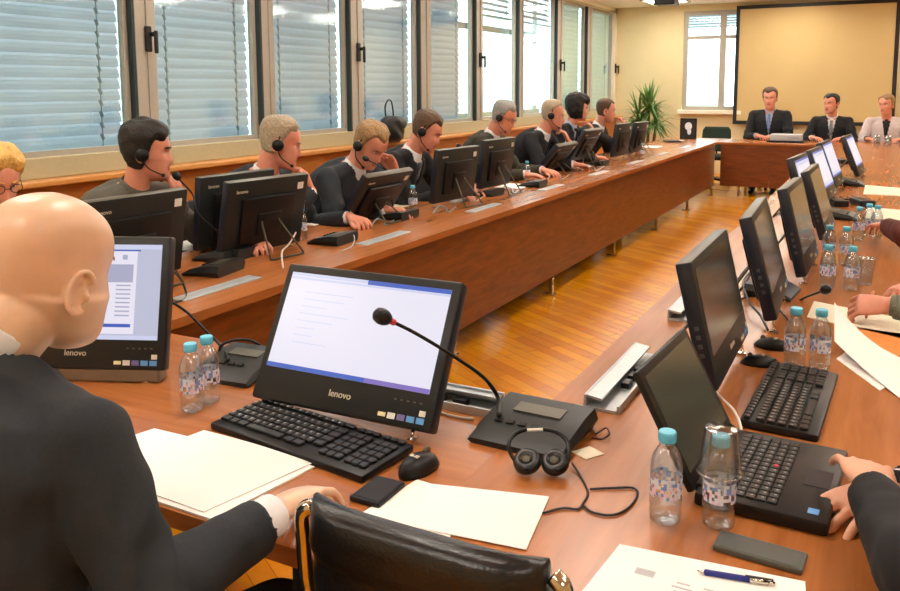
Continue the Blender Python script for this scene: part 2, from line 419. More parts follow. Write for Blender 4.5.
# far wall with its window
wa, wb = py(683, 60, YF).x, py(741, 60, YF).x
wz0, wz1 = py(700, 110, YF).z, py(700, 11, YF).z
bm = B()
box(bm, ((XW+wa)/2, YF+0.1, ZC/2), (wa-XW, 0.2, ZC)); box(bm, ((XR_+wb)/2, YF+0.1, ZC/2), (XR_-wb, 0.2, ZC))
box(bm, ((wa+wb)/2, YF+0.1, wz0/2), (wb-wa, 0.2, wz0)); box(bm, ((wa+wb)/2, YF+0.1, (ZC+wz1)/2), (wb-wa, 0.2, ZC-wz1))
struct('wall_far', bm, 'cream')
bm = B(); box(bm, ((wa+wb)/2, YF-0.05, wz0-0.035), (wb-wa+0.1, 0.12, 0.07), bev=0.01); struct('trim_20', bm, 'white')
bm = B(); fw = 0.07; ym = YF+0.06
um = py(722, 60, YF).x; zt = py(700, 37.5, YF).z
box(bm, (wa+fw/2, ym, (wz0+wz1)/2), (fw, 0.07, wz1-wz0)); box(bm, (wb-fw/2, ym, (wz0+wz1)/2), (fw, 0.07, wz1-wz0))
box(bm, ((wa+wb)/2, ym, wz0+fw/2), (wb-wa-2*fw, 0.07, fw)); box(bm, ((wa+wb)/2, ym, wz1-fw/2), (wb-wa-2*fw, 0.07, fw))
box(bm, (um, ym, (wz0+wz1)/2), (0.1, 0.075, wz1-wz0-2*fw)); box(bm, ((wa+wb)/2, ym, zt), (wb-wa-2*fw, 0.08, 0.06))
win = struct('window_10', bm, 'frame')
bm = B(); box(bm, ((wa+wb)/2, ym, (wz0+wz1)/2), (wb-wa-2*fw, 0.008, wz1-wz0-2*fw)); link('glass_pane', bm, 'glass', win)
t = thing('window_blind', 'white blind pulled part way down in the far wall window', 'blind', ((wa+wb)/2, YF+0.16, wz1), 0)
bm = B(); z = -0.03; zb_ = py(700, 27, YF).z - wz1
while z > zb_:
    box(bm, (0, 0, z), (wb-wa-0.04, 0.05, 0.002), Matrix.Rotation(R(55), 3, 'X')); z -= 0.045
link('slats', bm, 'slat', t)
bm = B(); box(bm, (0, 0, 0), (wb-wa-0.04, 0.05, 0.05)); link('head_rail', bm, 'frame', t)

# projection screen on the far wall
s0, s1 = py(735, 60, YF-0.1).x, py(898, 60, YF-0.1).x
sz0, sz1 = py(732, 124, YF-0.1).z, py(800, 3, YF-0.1).z
t = thing('projection_screen', 'large tan projection screen with black border on the far wall', 'screen', ((s0+s1)/2, YF-0.1, sz0))
w, h = s1-s0, sz1-sz0; bw = 0.06
bm = B(); box(bm, (0, 0, h/2), (w-2*bw+0.01, 0.012, h-2*bw+0.01)); link('cloth', bm, 'screen_cloth', t)
bm = B(); box(bm, (-w/2+bw/2, 0, h/2), (bw, 0.03, h)); box(bm, (w/2-bw/2, 0, h/2), (bw, 0.03, h))
box(bm, (0, 0, bw/2), (w-2*bw, 0.03, bw)); box(bm, (0, 0, h-bw/2), (w-2*bw, 0.03, bw)); link('border', bm, 'black', t)
for sx in (-1, 1):
    bm = B(); box(bm, (sx*(w/2-0.3), 0.057, h-0.05), (0.05, 0.086, 0.05)); link('wall_bracket', bm, 'black', t)
bm = B(); p = py(879, 118, YF); box(bm, (p.x-0.02, YF-0.012, p.z), (0.08, 0.024, 0.08), bev=0.008)
tag(link('wall_socket', bm, 'white'), 'small pale socket low on the far wall beside the screen', 'socket')

# ceiling lamps (recessed trays) along the room
lampspots = [(x, y) for y in (-0.6, 1.9, 4.4, 6.9, 9.4, 11.9, 13.9) for x in (-3.3, -1.35, 1.0)]
for k, (x, y) in enumerate(lampspots):
    t = thing('ceiling_light', 'rectangular recessed lamp in the white ceiling', 'ceiling light', (x, y, ZC), 0, 'recessed ceiling lamps')
    bm = B()
    for sx, sy, lx, ly in ((-0.32, 0, 0.04, 0.66), (0.32, 0, 0.04, 0.66), (0, -0.31, 0.6, 0.04), (0, 0.31, 0.6, 0.04)): box(bm, (sx, sy, -0.012), (lx, ly, 0.024))
    link('lamp_frame', bm, 'frame', t)
    bm = B(); box(bm, (0, 0, -0.008), (0.6, 0.58, 0.012)); link('diffuser', bm, 'lamp', t)

# projector under the ceiling
a = py(657, 7, 11.5); b = py(676, 7, 11.5)
t = thing('projector', 'black projector hanging from the ceiling left of the screen', 'projector', ((a.x+b.x)/2, 11.5, a.z+0.04))
bm = B(); box(bm, (0, 0, 0.02), (0.28, 0.3, 0.09), bev=0.015); link('casing', bm, 'projector', t)
bm = B(); cyl(bm, (0.05, 0.15, 0.02), (0.05, 0.19, 0.02), 0.035); link('lens', bm, 'plastic2', t)
bm = B(); cyl(bm, (0, 0, 0.065), (0, 0, ZC-a.z-0.04), 0.02); link('ceiling_mount', bm, 'frame', t)

# ================================================================== THE TABLES
XL, XI, XRR, YN0, YN1, YFT = -2.06, -0.69, 0.15, 1.03, 1.835, 11.86
XLO = XL-0.83; YFO = YFT+0.83
def legs(t, pts):
    for (x, y) in pts:
        bm = B(); box(bm, (x, y, 0.36), (0.035, 0.035, 0.70), bev=0.004); box(bm, (x, y, 0.006), (0.07, 0.07, 0.012), bev=0.003)
        link('leg', bm, 'chrome', t)
TH = 0.034
t = thing('conference_table', 'long cherry wood conference table along the window side', 'table', ((XL+XLO)/2, 6.8, 0))
def rel(t, p): return V(p) - t.location
def tbox(t, name, c, s, m, bev=0.003):
    bm = B(); box(bm, rel(t, c), s, bev=bev); return link(name, bm, m, t)
tbox(t, 'tabletop', ((XL+XLO)/2, (YN0+YFO)/2, T-TH/2), (XL-XLO, YFO-YN0, TH), 'top_y', 0.0004)
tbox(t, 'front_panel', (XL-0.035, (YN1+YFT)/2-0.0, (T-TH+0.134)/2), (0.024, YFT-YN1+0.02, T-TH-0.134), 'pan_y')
for y in [4.03+1.545*k for k in range(-1, 6)]:
    bm = B(); box(bm, rel(t, (XL-0.035, y, 0.07)), (0.03, 0.03, 0.125), bev=0.003); box(bm, rel(t, (XL-0.05, y, 0.008)), (0.09, 0.04, 0.014), bev=0.003); link('leg', bm, 'chrome', t)
    bm = B(); box(bm, rel(t, (XLO+0.08, y, (T-TH)/2)), (0.035, 0.035, T-TH)); link('leg', bm, 'chrome', t)
for k in range(8):
    y = 2.35+k*1.19
    bm = B(); box(bm, rel(t, (-2.235, y, T+0.003)), (0.07, 0.42, 0.006), bev=0.002); box(bm, rel(t, (-2.235, y, T+0.0065)), (0.004, 0.40, 0.001)); link('cable_flap', bm, 'alu', t)
t = thing('conference_table', 'long cherry wood conference table on the right, crowded with water bottles', 'table', ((XI+XRR)/2, 6.8, 0))
tbox(t, 'tabletop', ((XI+XRR)/2, (YN0+YFO)/2, T-TH/2), (XRR-XI, YFO-YN0, TH), 'top_y', 0.0004)
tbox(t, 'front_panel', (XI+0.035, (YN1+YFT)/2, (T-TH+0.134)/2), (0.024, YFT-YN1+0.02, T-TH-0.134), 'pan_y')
for y in [2.4+1.545*k for k in range(7)]:
    for x in (XI+0.035, XRR-0.08):
        bm = B(); box(bm, rel(t, (x, y, (0.134 if x < -0.3 else T-TH)/2)), (0.03, 0.03, (0.134 if x < -0.3 else T-TH)), bev=0.003); link('leg', bm, 'chrome', t)
t = thing('conference_table', 'near cherry wood table section holding the two lit monitors', 'table', ((XL+XI)/2, (YN0+YN1)/2, 0))
tbox(t, 'tabletop', ((XL+XI)/2, (YN0+YN1)/2, T-TH/2), (XI-XL, YN1-YN0, TH), 'top_x', 0.0004)
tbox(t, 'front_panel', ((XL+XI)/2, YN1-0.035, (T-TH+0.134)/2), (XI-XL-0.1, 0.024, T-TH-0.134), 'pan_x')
for x in (XL+0.2, XI-0.2):
    bm = B(); box(bm, rel(t, (x, YN0+0.1, (T-TH)/2)), (0.035, 0.035, T-TH)); link('leg', bm, 'chrome', t)
    bm = B(); box(bm, rel(t, (x, YN1-0.035, 0.067)), (0.03, 0.03, 0.134)); link('leg', bm, 'chrome', t)
t = thing('conference_table', 'far cherry wood table section in front of the screen', 'table', ((XL+XI)/2, (YFT+YFO)/2, 0))
tbox(t, 'tabletop', ((XL+XI)/2, (YFT+YFO)/2, T-TH/2), (XI-XL-0.003, YFO-YFT, TH), 'top_x')
for k in range(2):
    w = (XI-XL-0.1)/2
    tbox(t, 'front_panel', (XL+0.05+w*(k+0.5), YFT+0.035, (T-TH+0.134)/2), (w-0.004, 0.024, T-TH-0.134), 'pan_x')
for x in (XL+0.3, XI-0.3):
    bm = B(); box(bm, rel(t, (x, YFT+0.035, 0.067)), (0.03, 0.03, 0.134)); link('leg', bm, 'chrome', t)
    bm = B(); box(bm, rel(t, (x, YFO-0.1, (T-TH)/2)), (0.035, 0.035, T-TH)); link('leg', bm, 'chrome', t)
# raised aluminium cable channels on the table tops
def channel(c, lx, ly, label):
    t = thing('cable_channel', label, 'cable channel', (c[0], c[1], T))
    bm = B(); box(bm, (0, 0, 0.004), (lx, ly, 0.008))
    if lx > ly: box(bm, (0, ly/2, 0.018), (lx, 0.006, 0.036)); box(bm, (0, -ly/2, 0.010), (lx, 0.006, 0.02))
    else: box(bm, (-lx/2, 0, 0.018), (0.006, ly, 0.036)); box(bm, (lx/2, 0, 0.010), (0.006, ly, 0.02))
    link('tray', bm, 'alu', t)
    bm = B()
    if lx > ly: box(bm, (0, ly/4, 0.03), (lx*0.98, ly/2, 0.006), Matrix.Rotation(R(-8), 3, 'X'))
    else: box(bm, (-lx/4, 0, 0.03), (lx/2, ly*0.98, 0.006), Matrix.Rotation(R(8), 3, 'Y'))
    link('lid', bm, 'alu', t)
    for k in range(3):
        bm = B()
        o = (k-1)*0.06
        if lx > ly: box(bm, (o+0.03, -ly/6, 0.016), (0.035, 0.02, 0.014))
        else: box(bm, (lx/6, o, 0.016), (0.02, 0.035, 0.014))
        link('socket', bm, 'plastic2', t)
channel((-0.955, 1.715), 0.36, 0.075, 'aluminium cable channel behind the lit centre monitor')
channel((-0.56, 2.06), 0.08, 0.46, 'aluminium cable channel behind the open laptop')
channel((-0.56, 2.86), 0.08, 0.36, 'aluminium cable channel behind the second monitor of the right table')

# ================================================================== THINGS ON THE TABLES
def text_mesh(s, size, depth=0.0006):
    cu = bpy.data.curves.new('txt', 'FONT'); cu.body = s; cu.size = size; cu.extrude = depth; cu.align_x = 'CENTER'; cu.align_y = 'CENTER'
    o = bpy.data.objects.new('txt', cu); COL.objects.link(o)
    me = bpy.data.meshes.new_from_object(o.evaluated_get(bpy.context.evaluated_depsgraph_get()))
    bpy.data.objects.remove(o); bpy.data.curves.remove(cu); return me
SM = ['offscreen', 'e_doc', 'e_desk', 'e_blue', 'e_pale', 'e_grey', 'e_purple']
def monitor(label, x, y, zb, yaw, tilt, w=0.48, h=0.345, rects=None, group=None, front=True, grouplab=None):
    t = thing('computer_monitor', label, 'monitor', (x, y, T), R(yaw), group)
    A = Matrix.Translation((0, 0, zb-T)) @ Matrix.Rotation(R(-tilt), 4, 'Y')
    def fin(bm): bmesh.ops.transform(bm, matrix=A, verts=bm.verts[:])
    bm = B(); box(bm, (-0.02, 0, h/2), (0.04, w, h), bev=0.007); fin(bm)
    for f in bm.faces:
        n = f.normal
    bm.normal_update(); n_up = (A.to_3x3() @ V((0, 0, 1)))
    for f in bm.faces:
        if f.normal.dot(n_up) > 0.9: f.material_index = 1  # upper face painted lighter olive: light from above put into its colour
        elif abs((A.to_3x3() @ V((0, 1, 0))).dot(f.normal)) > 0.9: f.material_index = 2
    smooth_by_angle(link('housing', bm, ['plastic', 'olive_trim_lit_top', 'navy_edge'], t))
    bm = B(); box(bm, (-0.048, 0, h*0.46), (0.022, w*0.66, h*0.62), bev=0.009)
    box(bm, (-0.062, 0, h*0.4), (0.012, w*0.3, h*0.3), bev=0.004); fin(bm); smooth_by_angle(link('back_cover', bm, 'plastic2', t))
    bm = B(); ms, mt, mb = 0.021, 0.022, 0.078
    W, Hh = w-2*ms, h-mt-mb
    def P(u, v, e=0.0): return (0.0012+e, -W/2+W*u, mb+Hh*v)
    quad(bm, [P(0, 0), P(1, 0), P(1, 1), P(0, 1)], 0 if not rects else 2)
    for k, (u0, v0, u1, v1, mi) in enumerate(rects or []):
        e = 0.0004*(k+1)*0.5
        quad(bm, [P(u0, v0, e), P(u1, v0, e), P(u1, v1, e), P(u0, v1, e)], mi)
    fin(bm); link('screen', bm, SM, t)
    # stand: rear easel hoop and two front feet
    bm = B()
    zr = h*0.45; pr = A @ V((-0.064, 0, zr)); back = pr.x - 0.11
    for s in (-1, 1):
        tube(bm, [(pr.x, s*0.05, pr.z), (back, s*0.10, 0.008)], 0.0045)
    tube(bm, [(back, -0.10, 0.006), (back, 0.10, 0.006)], 0.0045)
    link('easel_stand', bm, 'olive_trim_lit_top', t)
    for s in (-1, 1):
        bm = B(); q = A @ V((-0.02, s*(w/2-0.05), 0.004)); tube(bm, [q, (q.x+0.012, q.y, 0.004)], 0.004); box(bm, (q.x+0.005, q.y, 0.003), (0.03, 0.014, 0.006))
        link('foot', bm, 'chrome', t)
    if front:
        me = text_mesh('lenovo', 0.022)
        me.transform(A @ Matrix.Translation((0.0006, 0, 0.042)) @ Matrix.Rotation(PI/2, 4, 'Z') @ Matrix.Rotation(PI/2, 4, 'X'))
        mesh_obj('badge', me, 'badge', t)
        for k, m in enumerate(['sticker_yellow', 'sticker', 'sticker_purple', 'sticker_blue', 'sticker_blue']):
            bm = B(); box(bm, (0.0006, w/2-0.125+0.024*k, 0.019), (0.0012, 0.019, 0.013 if k else 0.009)); fin(bm); link('sticker', bm, m, t)
        bm = B(); box(bm, (0.0006, w/2-0.027, 0.035), (0.0012, 0.015, 0.012)); fin(bm); link('sticker', bm, 'sticker', t)
        bm = B()
        for k in range(5): box(bm, (0.0005, w/2-0.10+0.016*k, 0.056), (0.001, 0.006, 0.003))
        fin(bm); link('button_row', bm, 'olive_trim_lit_top', t)
    # rear markings: small white label and maker's mark
    bm = B(); box(bm, (-0.0405, -w*0.40, h*0.85), (0.002, 0.036, 0.032)); fin(bm); link('rear_label', bm, 'sticker', t)
    me = text_mesh('lenovo', 0.024); me.transform(A @ Matrix.Translation((-0.0406, w*0.33, h*0.86)) @ Matrix.Rotation(-PI/2, 4, 'Z') @ Matrix.Rotation(PI/2, 4, 'X')); mesh_obj('rear_badge', me, 'badge', t)
    bm = B()
    for k in range(4): box(bm, (-0.02, -w/2-0.0005, h*(0.28+0.07*k)), (0.010, 0.002, 0.010))
    fin(bm); link('side_port', bm, 'phone_grey', t)
    return t
doc = [(0.0, 0.0, 1.0, 1.0, 1), (0.0, 0.965, 0.52, 1.0, 4), (0.50, 0.955, 1.0, 1.0, 3), (0, 0.93, 1.0, 0.955, 4), (0.0, 0.0, 0.62, 0.045, 3), (0.62, 0.0, 1.0, 0.045, 6)]
doc += [(0.12, 0.80-0.075*k, 0.12+random.uniform(0.12, 0.34), 0.806-0.075*k, 4) for k in range(8)]
monitor('black all-in-one monitor with a blank white document, centre of the near table', -1.067, 1.473, 0.772, -89, 29, 0.484, 0.335, doc)
pic = [(0.0, 0.0, 1.0, 1.0, 2), (0.0, 0.06, 0.85, 0.93, 1), (0, 0.95, 1.0, 1.0, 4), (0.0, 0.93, 0.87, 0.945, 3), (0.64, 0.60, 0.83, 0.79, 5), (0.45, 0.13, 0.83, 0.165, 3), (0, 0, 1, 0.045, 3), (0.6, 0, 1, 0.045, 4), (0.76, 0.84, 0.79, 0.89, 5)]
pic += [(0.73, 0.56-0.045*k, 0.82, 0.575-0.045*k, 5) for k in range(8)]
ma = monitor('black all-in-one monitor showing a form, in front of the bald man', -1.844, 1.402, 0.775, -66.6, 14.1, 0.48, 0.348, pic)
bm = B(); box(bm, (-0.03, 0, 0.018), (0.05, 0.45, 0.034), bev=0.004); link('base_bar', bm, 'badge_dull', ma)
G = 'monitors along the right table'
lit = [(0, 0, 1, 1, 4), (0, 0.95, 1, 1, 3), (0, 0, 1, 0.05, 3), (0.1, 0.15, 0.9, 0.85, 1)]
monitor('dark monitor on the right table directly behind the open laptop', -0.318, 2.213, 0.790, 0.5, 13.4, 0.52, 0.312, group=G)
monitor('dark monitor second behind the laptop, left of the gooseneck microphone head', -0.270, 2.886, 0.797, 2.2, 15.5, 0.52, 0.325, group=G)
monitor('dark monitor third behind the laptop, its top overlapping a bright screen', -0.232, 3.602, 0.782, -1.3, 14, 0.48, 0.345, group=G)
monitor('dark monitor fourth behind the laptop, left of the far bottle caps', -0.215, 4.55, 0.772, -1.3, 17, 0.48, 0.34, group=G)
monitor('lit monitor seen edge-on, leftmost of the pale far screens', -0.335, 5.2, 0.775, -4, 17, 0.48, 0.345, lit, group=G)
monitor('lit monitor seen edge-on, in the middle of the pale far screens', -0.285, 5.95, 0.775, -4, 20, 0.48, 0.345, lit, group=G)
monitor('lit monitor seen edge-on, right of the pale far screens', -0.275, 6.75, 0.775, -4, 20, 0.48, 0.345, lit, group=G)
monitor('lone tilted monitor farthest along the right table, in front of the second man', -0.15, 7.7, 0.775, -4, 22, 0.48, 0.345, lit, group=G)
G = 'monitors seen from the back on the window side table'
def lmon(label, u, v, x, tilt, h=0.345, yaw=178):
    # top centre of the monitor at pixel (u,v); x of its top edge
    p = px(u, v, x)
    zb = p.z - h*math.cos(R(tilt)); zb = max(zb, T+0.02)
    n = V((math.cos(R(yaw)), math.sin(R(yaw)), 0))
    q = p + n*h*math.sin(R(tilt))
    return monitor(label, q.x, q.y, zb, yaw, tilt, 0.48, h, group=G)
lmon('back of the monitor nearest the bald man, before the young dark-haired man', 133, 193, -2.55, 10)
lmon('back of the monitor with rear badge in front of the grey-haired man', 265, 176, -2.50, 12, yaw=172)
lmon('dark monitor half hidden behind the one with rear badge, right of the raised microphone', 234, 181.5, -2.76, 6, yaw=176)
lmon('back of the low tilted monitor in front of the sandy-haired man', 387, 170, -2.50, 34, 0.335)
lmon('back of the monitor before the black-suited man with head down', 455, 147, -2.47, 8, yaw=174)
lmon('back of the monitor in front of the olive-suited man with glasses', 497, 138, -2.47, 8)
lmon('back of the low tilted monitor in front of the man with chin on hand', 566, 142, -2.50, 40, 0.32)
lmon('back of the low tilted monitor before the person with bushy dark hair', 592, 128, -2.48, 30, 0.335)
lmon('back of the far monitor in front of the man with raised hands', 622, 123, -2.47, 8)
lmon('back of the farthest monitor on the window side table', 640, 121.5, -2.45, 12)

def keyboard(label, x, y, rz, pitch=0.0):
    t = thing('keyboard', label, 'keyboard', (x, y, T), rz)
    bm = B(); box(bm, (0, 0, 0.010), (0.455, 0.165, 0.018), Matrix.Rotation(R(2.0), 3, 'X'), bev=0.006); smooth_by_angle(link('case', bm, 'plastic2', t))
    bm = B(); rot = Matrix.Rotation(R(2.0), 3, 'X')
    for r_ in range(6):
        yy = 0.062-0.0225*r_ + (0.006 if r_ == 0 else 0)
        xs = []
        if r_ == 5:
            xs = [(-0.205, 0.024), (-0.178, 0.02), (-0.152, 0.024), (-0.08, 0.105), (-0.005, 0.024), (0.022, 0.024)]
        else:
            xs = [(-0.21+0.0205*k, 0.0175) for k in range(13)] + [(0.062, 0.026)]
        xs += [(0.096+0.0205*k, 0.0175) for k in range(3)] + [(0.166+0.0195*k, 0.0165) for k in range(3)]
        for xx, ww in xs: box(bm, (xx, yy, 0.0225+yy*math.tan(R(2))), (ww, 0.0175 if r_ else 0.012, 0.007), rot, bev=0.0015, seg=1)
    link('keycaps', bm, 'key', t)
    bm = B()
    for r_ in range(5):
        for k in range(13): box(bm, (-0.213+0.0205*k, 0.064-0.0225*r_, 0.0262+(0.062-0.0225*r_)*math.tan(R(2))), (0.005, 0.006, 0.0006))
    link('key_print', bm, 'keymark', t)
    return t
keyboard('black keyboard with white key print below the lit centre monitor', -1.075, 1.385, R(-8))
keyboard('black keyboard behind the open laptop, turned sideways on the right table', -0.168, 2.105, R(88))
def mouse(label, x, y, rz, s=1.0):
    t = thing('computer_mouse', label, 'mouse', (x, y, T), rz)
    bm = B()
    prof = []
    rings = []
    for k in range(9):
        u = -1+2*k/8; wv = 0.031*s*math.sqrt(max(0.02, 1-u**2*0.94)); hv = 0.036*s*math.sqrt(max(0.03, 1-(u*0.95+0.15)**2*0.8))
        rings.append([(wv*math.cos(a), u*0.054*s, max(0.001, hv*math.sin(a)) if math.sin(a) > 0 else 0.001) for a in [2*PI*j/20 for j in range(20)]])
    loft(bm, rings); link('shell', bm, 'plastic2', t, True)
    bm = B(); cyl(bm, (-0.004*s, 0.026*s, 0.031*s), (0.004*s, 0.026*s, 0.031*s), 0.008*s); link('scroll_wheel', bm, 'olive_trim_lit_top', t)
    bm = B(); box(bm, (0, -0.014*s, 0.0345*s), (0.02*s, 0.009*s, 0.002)); link('badge', bm, 'badge', t)
    return t
p = pz(419, 470); mouse('dark grey mouse right of the keyboard on the near table', p.x, p.y, R(-8))
p = pz(771, 348); mouse('black mouse behind the sideways keyboard on the right table', p.x, p.y, R(80), 0.9)
p = pz(766, 366); mouse('black mouse at the upper corner of the sideways keyboard', p.x-0.02, p.y, R(95), 0.85)

def bottle(label, x, y, group, s=1.0, cup=False):
    t = thing('water_bottle', label, 'bottle', (x, y, T), random.uniform(0, 6), group)
    bm = B()
    prof = [(0.001, 0.004), (0.018, 0.0), (0.0265, 0.006), (0.028, 0.02), (0.026, 0.028), (0.028, 0.036), (0.028, 0.045), (0.0272, 0.05), (0.0272, 0.088), (0.028, 0.093), (0.028, 0.104), (0.024, 0.122), (0.016, 0.137), (0.0125, 0.142), (0.0125, 0.147)]
    prof = [(r*s, z*s) for r, z in prof]
    lathe(bm, prof); link('bottle_body', bm, 'pet', t, True)
    bm = B(); cyl(bm, (0, 0, 0.1475*s), (0, 0, 0.166*s), 0.0148*s, 0.0142*s); 
    for k in range(18):
        a = 2*PI*k/18; box(bm, (0.0147*s*math.cos(a), 0.0147*s*math.sin(a), 0.156*s), (0.0016, 0.0016, 0.015*s), Matrix.Rotation(a, 3, 'Z'))
    link('cap', bm, 'cap', t)
    bm = B(); n = 36
    for k in range(n):
        a0, a1 = 2*PI*k/n, 2*PI*(k+1)/n
        for q_ in range(6):
            z0, z1 = 0.051+0.006*q_, 0.057+0.006*q_
            hsh = (k*7+q_*13+(k*q_) % 5) % 11
            if hsh in (1, 4, 8): continue
            mi = 2 if (hsh == 3 or (q_ in (3, 4) and k % 9 in (2, 3))) else (1 if hsh in (0, 6, 9) and q_ < 4 else 0)
            rr = 0.0277*s
            quad(bm, [(rr*math.cos(a0), rr*math.sin(a0), z0*s), (rr*math.cos(a1), rr*math.sin(a1), z0*s), (rr*math.cos(a1), rr*math.sin(a1), z1*s), (rr*math.cos(a0), rr*math.sin(a0), z1*s)], mi)
    link('label', bm, ['lab_white', 'lab_pink', 'lab_blue'], t)
    if cup: return t
    return t
GB = 'small water bottles on the tables'
def bpx(label, u, v, s=1.0):
    p = pz(u, v); return bottle(label, p.x, p.y, GB, s)
bpx('blue-capped water bottle left of the inverted cup, by the laptop', 665, 521)
p2 = pz(718, 526)
bpx('water bottle covered by an inverted clear cup, by the laptop', 718, 526)
t = thing('plastic_cup', 'clear plastic cup turned over the bottle beside the laptop', 'cup', (p2.x, p2.y, T+0.098))
bm = B(); lathe(bm, [(0.038, 0.0), (0.0385, 0.003), (0.036, 0.006), (0.028, 0.078), (0.0262, 0.081), (0.001, 0.082)], cap=False); link('cup_wall', bm, 'cup', t, True)
bm = B(); lathe(bm, [(0.0375, -0.001), (0.0395, 0.0), (0.0395, 0.003), (0.0375, 0.004)], cap=False); link('rim', bm, 'cup', t, True)
bpx('front left blue-capped water bottle beside the bald man', 193, 411)
bpx('rear blue-capped water bottle beside the bald man, nearer the centre monitor', 209, 402)
bpx('blue-capped water bottle beyond the sideways keyboard, left of its pair', 794, 367)
bpx('blue-capped water bottle beyond the sideways keyboard, touching the curled sheet', 819, 369)
bpx('water bottle just behind the microphone head on the right table', 827, 288)
bpx('water bottle right of the microphone head, left of the clear cup', 851, 290)
bpx('water bottle in the left of the cluster above the microphone head', 828, 263)
bpx('water bottle second in the cluster above the microphone head', 845, 265)
bpx('water bottle at the far left of the crowded right table', 858, 240)
bpx('water bottle in the middle of the far bottle cluster', 868, 236)
bpx('water bottle at the far right of the bottle cluster by the maroon sleeve', 876, 238)
bpx('water bottle in front of the grey-haired man with hand to face', 302, 240)
bpx('blue-capped water bottle beside the low monitor of the sandy-haired man', 413, 212)
bpx('water bottle far down the window side table near the lower panel edge', 642, 158, 0.95)
bpx('water bottle beside the papers of the man with chin on hand', 527, 180, 0.95)
p = pz(864, 284)
t = thing('plastic_cup', 'clear plastic cup right of the bottles behind the pen hand', 'cup', (p.x, p.y, T))
bm = B(); lathe(bm, [(0.001, 0.001), (0.026, 0.0), (0.027, 0.003), (0.037, 0.10), (0.038, 0.102), (0.036, 0.10), (0.026, 0.005)], cap=False); link('cup_wall', bm, 'cup', t, True)
bm = B(); lathe(bm, [(0.0375, 0.1005), (0.0395, 0.1015), (0.0395, 0.104), (0.0375, 0.105)], cap=False); link('rim', bm, 'cup', t, True)

# microphone consoles with goosenecks
def mic(label, x, y, rz, w, d, neck, head_dir, ring=True, group='conference microphones'):
    t = thing('conference_microphone', label, 'microphone', (x, y, T), rz, group)
    bm = B()
    sec = [(-d/2, 0.012), (-d*0.28, 0.030), (d*0.2, 0.045), (d/2, 0.048)]
    loft(bm, [[(-w/2+0.012, a, 0.0), (w/2-0.012, a, 0.0), (w/2, a, h*0.5), (w/2-0.008, a, h), (-w/2+0.008, a, h), (-w/2, a, h*0.5)] for a, h in sec])
    o = smooth_by_angle(link('console', bm, 'plastic', t), 30)
    bm = B(); box(bm, (0.0, 0.035, 0.0445), (w*0.5, d*0.22, 0.004), Matrix.Rotation(R(5), 3, 'X')); link('speaker_panel', bm, 'olive_trim_lit_top', t)
    bm = B()
    for k in range(4): box(bm, (-w*0.3+0.028*k, -d*0.18, 0.036), (0.018, 0.012, 0.005), Matrix.Rotation(R(14), 3, 'X'), bev=0.001, seg=1)
    link('button_row', bm, 'plastic2', t)
    if neck:
        inv = (Matrix.Translation(t.location) @ Matrix.Rotation(rz, 4, 'Z')).inverted()
        pts = [inv @ V(q) for q in neck]
        bm = B(); tube(bm, pts, [0.0055, 0.005, 0.0042, 0.004, 0.004, 0.004], smooth=8); link('gooseneck', bm, 'plastic2', t, True)
        e, d_ = pts[-1], (pts[-1]-pts[-2]).normalized()
        bm = B(); q = d_.to_track_quat('Z', 'Y').to_matrix()
        rings = []
        for rr, zz in ((0.006, 0.0), (0.0125, 0.006), (0.0165, 0.016), (0.017, 0.026), (0.0145, 0.036), (0.008, 0.042), (0.001, 0.043)):
            rings.append([e + q @ V((rr*math.cos(2*PI*k/20), rr*math.sin(2*PI*k/20), zz)) for k in range(20)])
        loft(bm, rings); link('windscreen', bm, 'plastic2', t, True)
        if ring:
            bm = B(); cyl(bm, e-d_*0.012, e+d_*0.002, 0.0068); link('light_ring', bm, 'red', t)
    return t
b0 = pz(499, 416, T+0.045)
mic('grey microphone console with long gooseneck crossing the lit centre monitor', -0.652, 1.635, R(-2), 0.225, 0.20,
    [b0, py(498, 398, 1.67), py(483, 377, 1.62), py(450, 354, 1.54), py(415, 333, 1.46), py(390, 320.5, 1.40)], None)
b1 = pz(228, 360, T+0.045)
mic('dark microphone console behind the bottles beside the bald man', -1.51, 1.655, R(6), 0.19, 0.19,
    [b1, px(222, 347, -1.62), px(205, 330, -1.70), px(188, 313, -1.76), px(172, 302, -1.80)], None, False)
def lm(label, u, v, rz, neckdir=None):
    p = pz(u, v); n = None
    if neckdir:
        n = [(p.x-0.03, p.y, T+0.042), (p.x-0.05, p.y, T+0.16), (p.x-0.12, p.y+neckdir, T+0.28), (p.x-0.22, p.y+neckdir, T+0.33)]
    return mic(label, p.x, p.y, rz, 0.21, 0.17, n, None, False)
lm('dark microphone console in front of the young man, nearer the table edge', 214, 272, R(-80))
lm('dark microphone console behind the front one, close to the young man', 222, 258, R(-84))
lm('dark microphone console in front of the sandy-haired man', 333, 242, R(-86))
lm('dark microphone console near the table edge before the head-down man', 398, 218, R(-90), 0.03)
lm('dark microphone console before the black monitor of the olive-suited man', 487, 195, R(-90), 0.03)
lm('dark microphone console in front of the man with chin on hand', 533, 186, R(-88))
lm('dark microphone console far along the window side table', 598, 165, R(-90), 0.03)
# young man's gooseneck and head
p = pz(196, 240)
mic('microphone with head raised before the young man, right of his chin', -2.60, 2.86, R(-85), 0.2, 0.16,
    [(-2.61, 2.86, T+0.044), px(199, 215, -2.62), px(193, 195, -2.66), px(180, 180, -2.70)], None, False)
q = pz(800, 340)
mic('microphone whose black head hangs before the bottles on the right table', -0.34, 3.21, R(85), 0.2, 0.16,
    [(-0.33, 3.22, T+0.046), px(790, 303, -0.28), px(806, 297, -0.22), px(822, 291, -0.165)], None, False)
lm('microphone console among the bottles by the fourth dark monitor', 842, 218, R(88))
lm('microphone console beneath the lone far monitor', 852, 185, R(90))

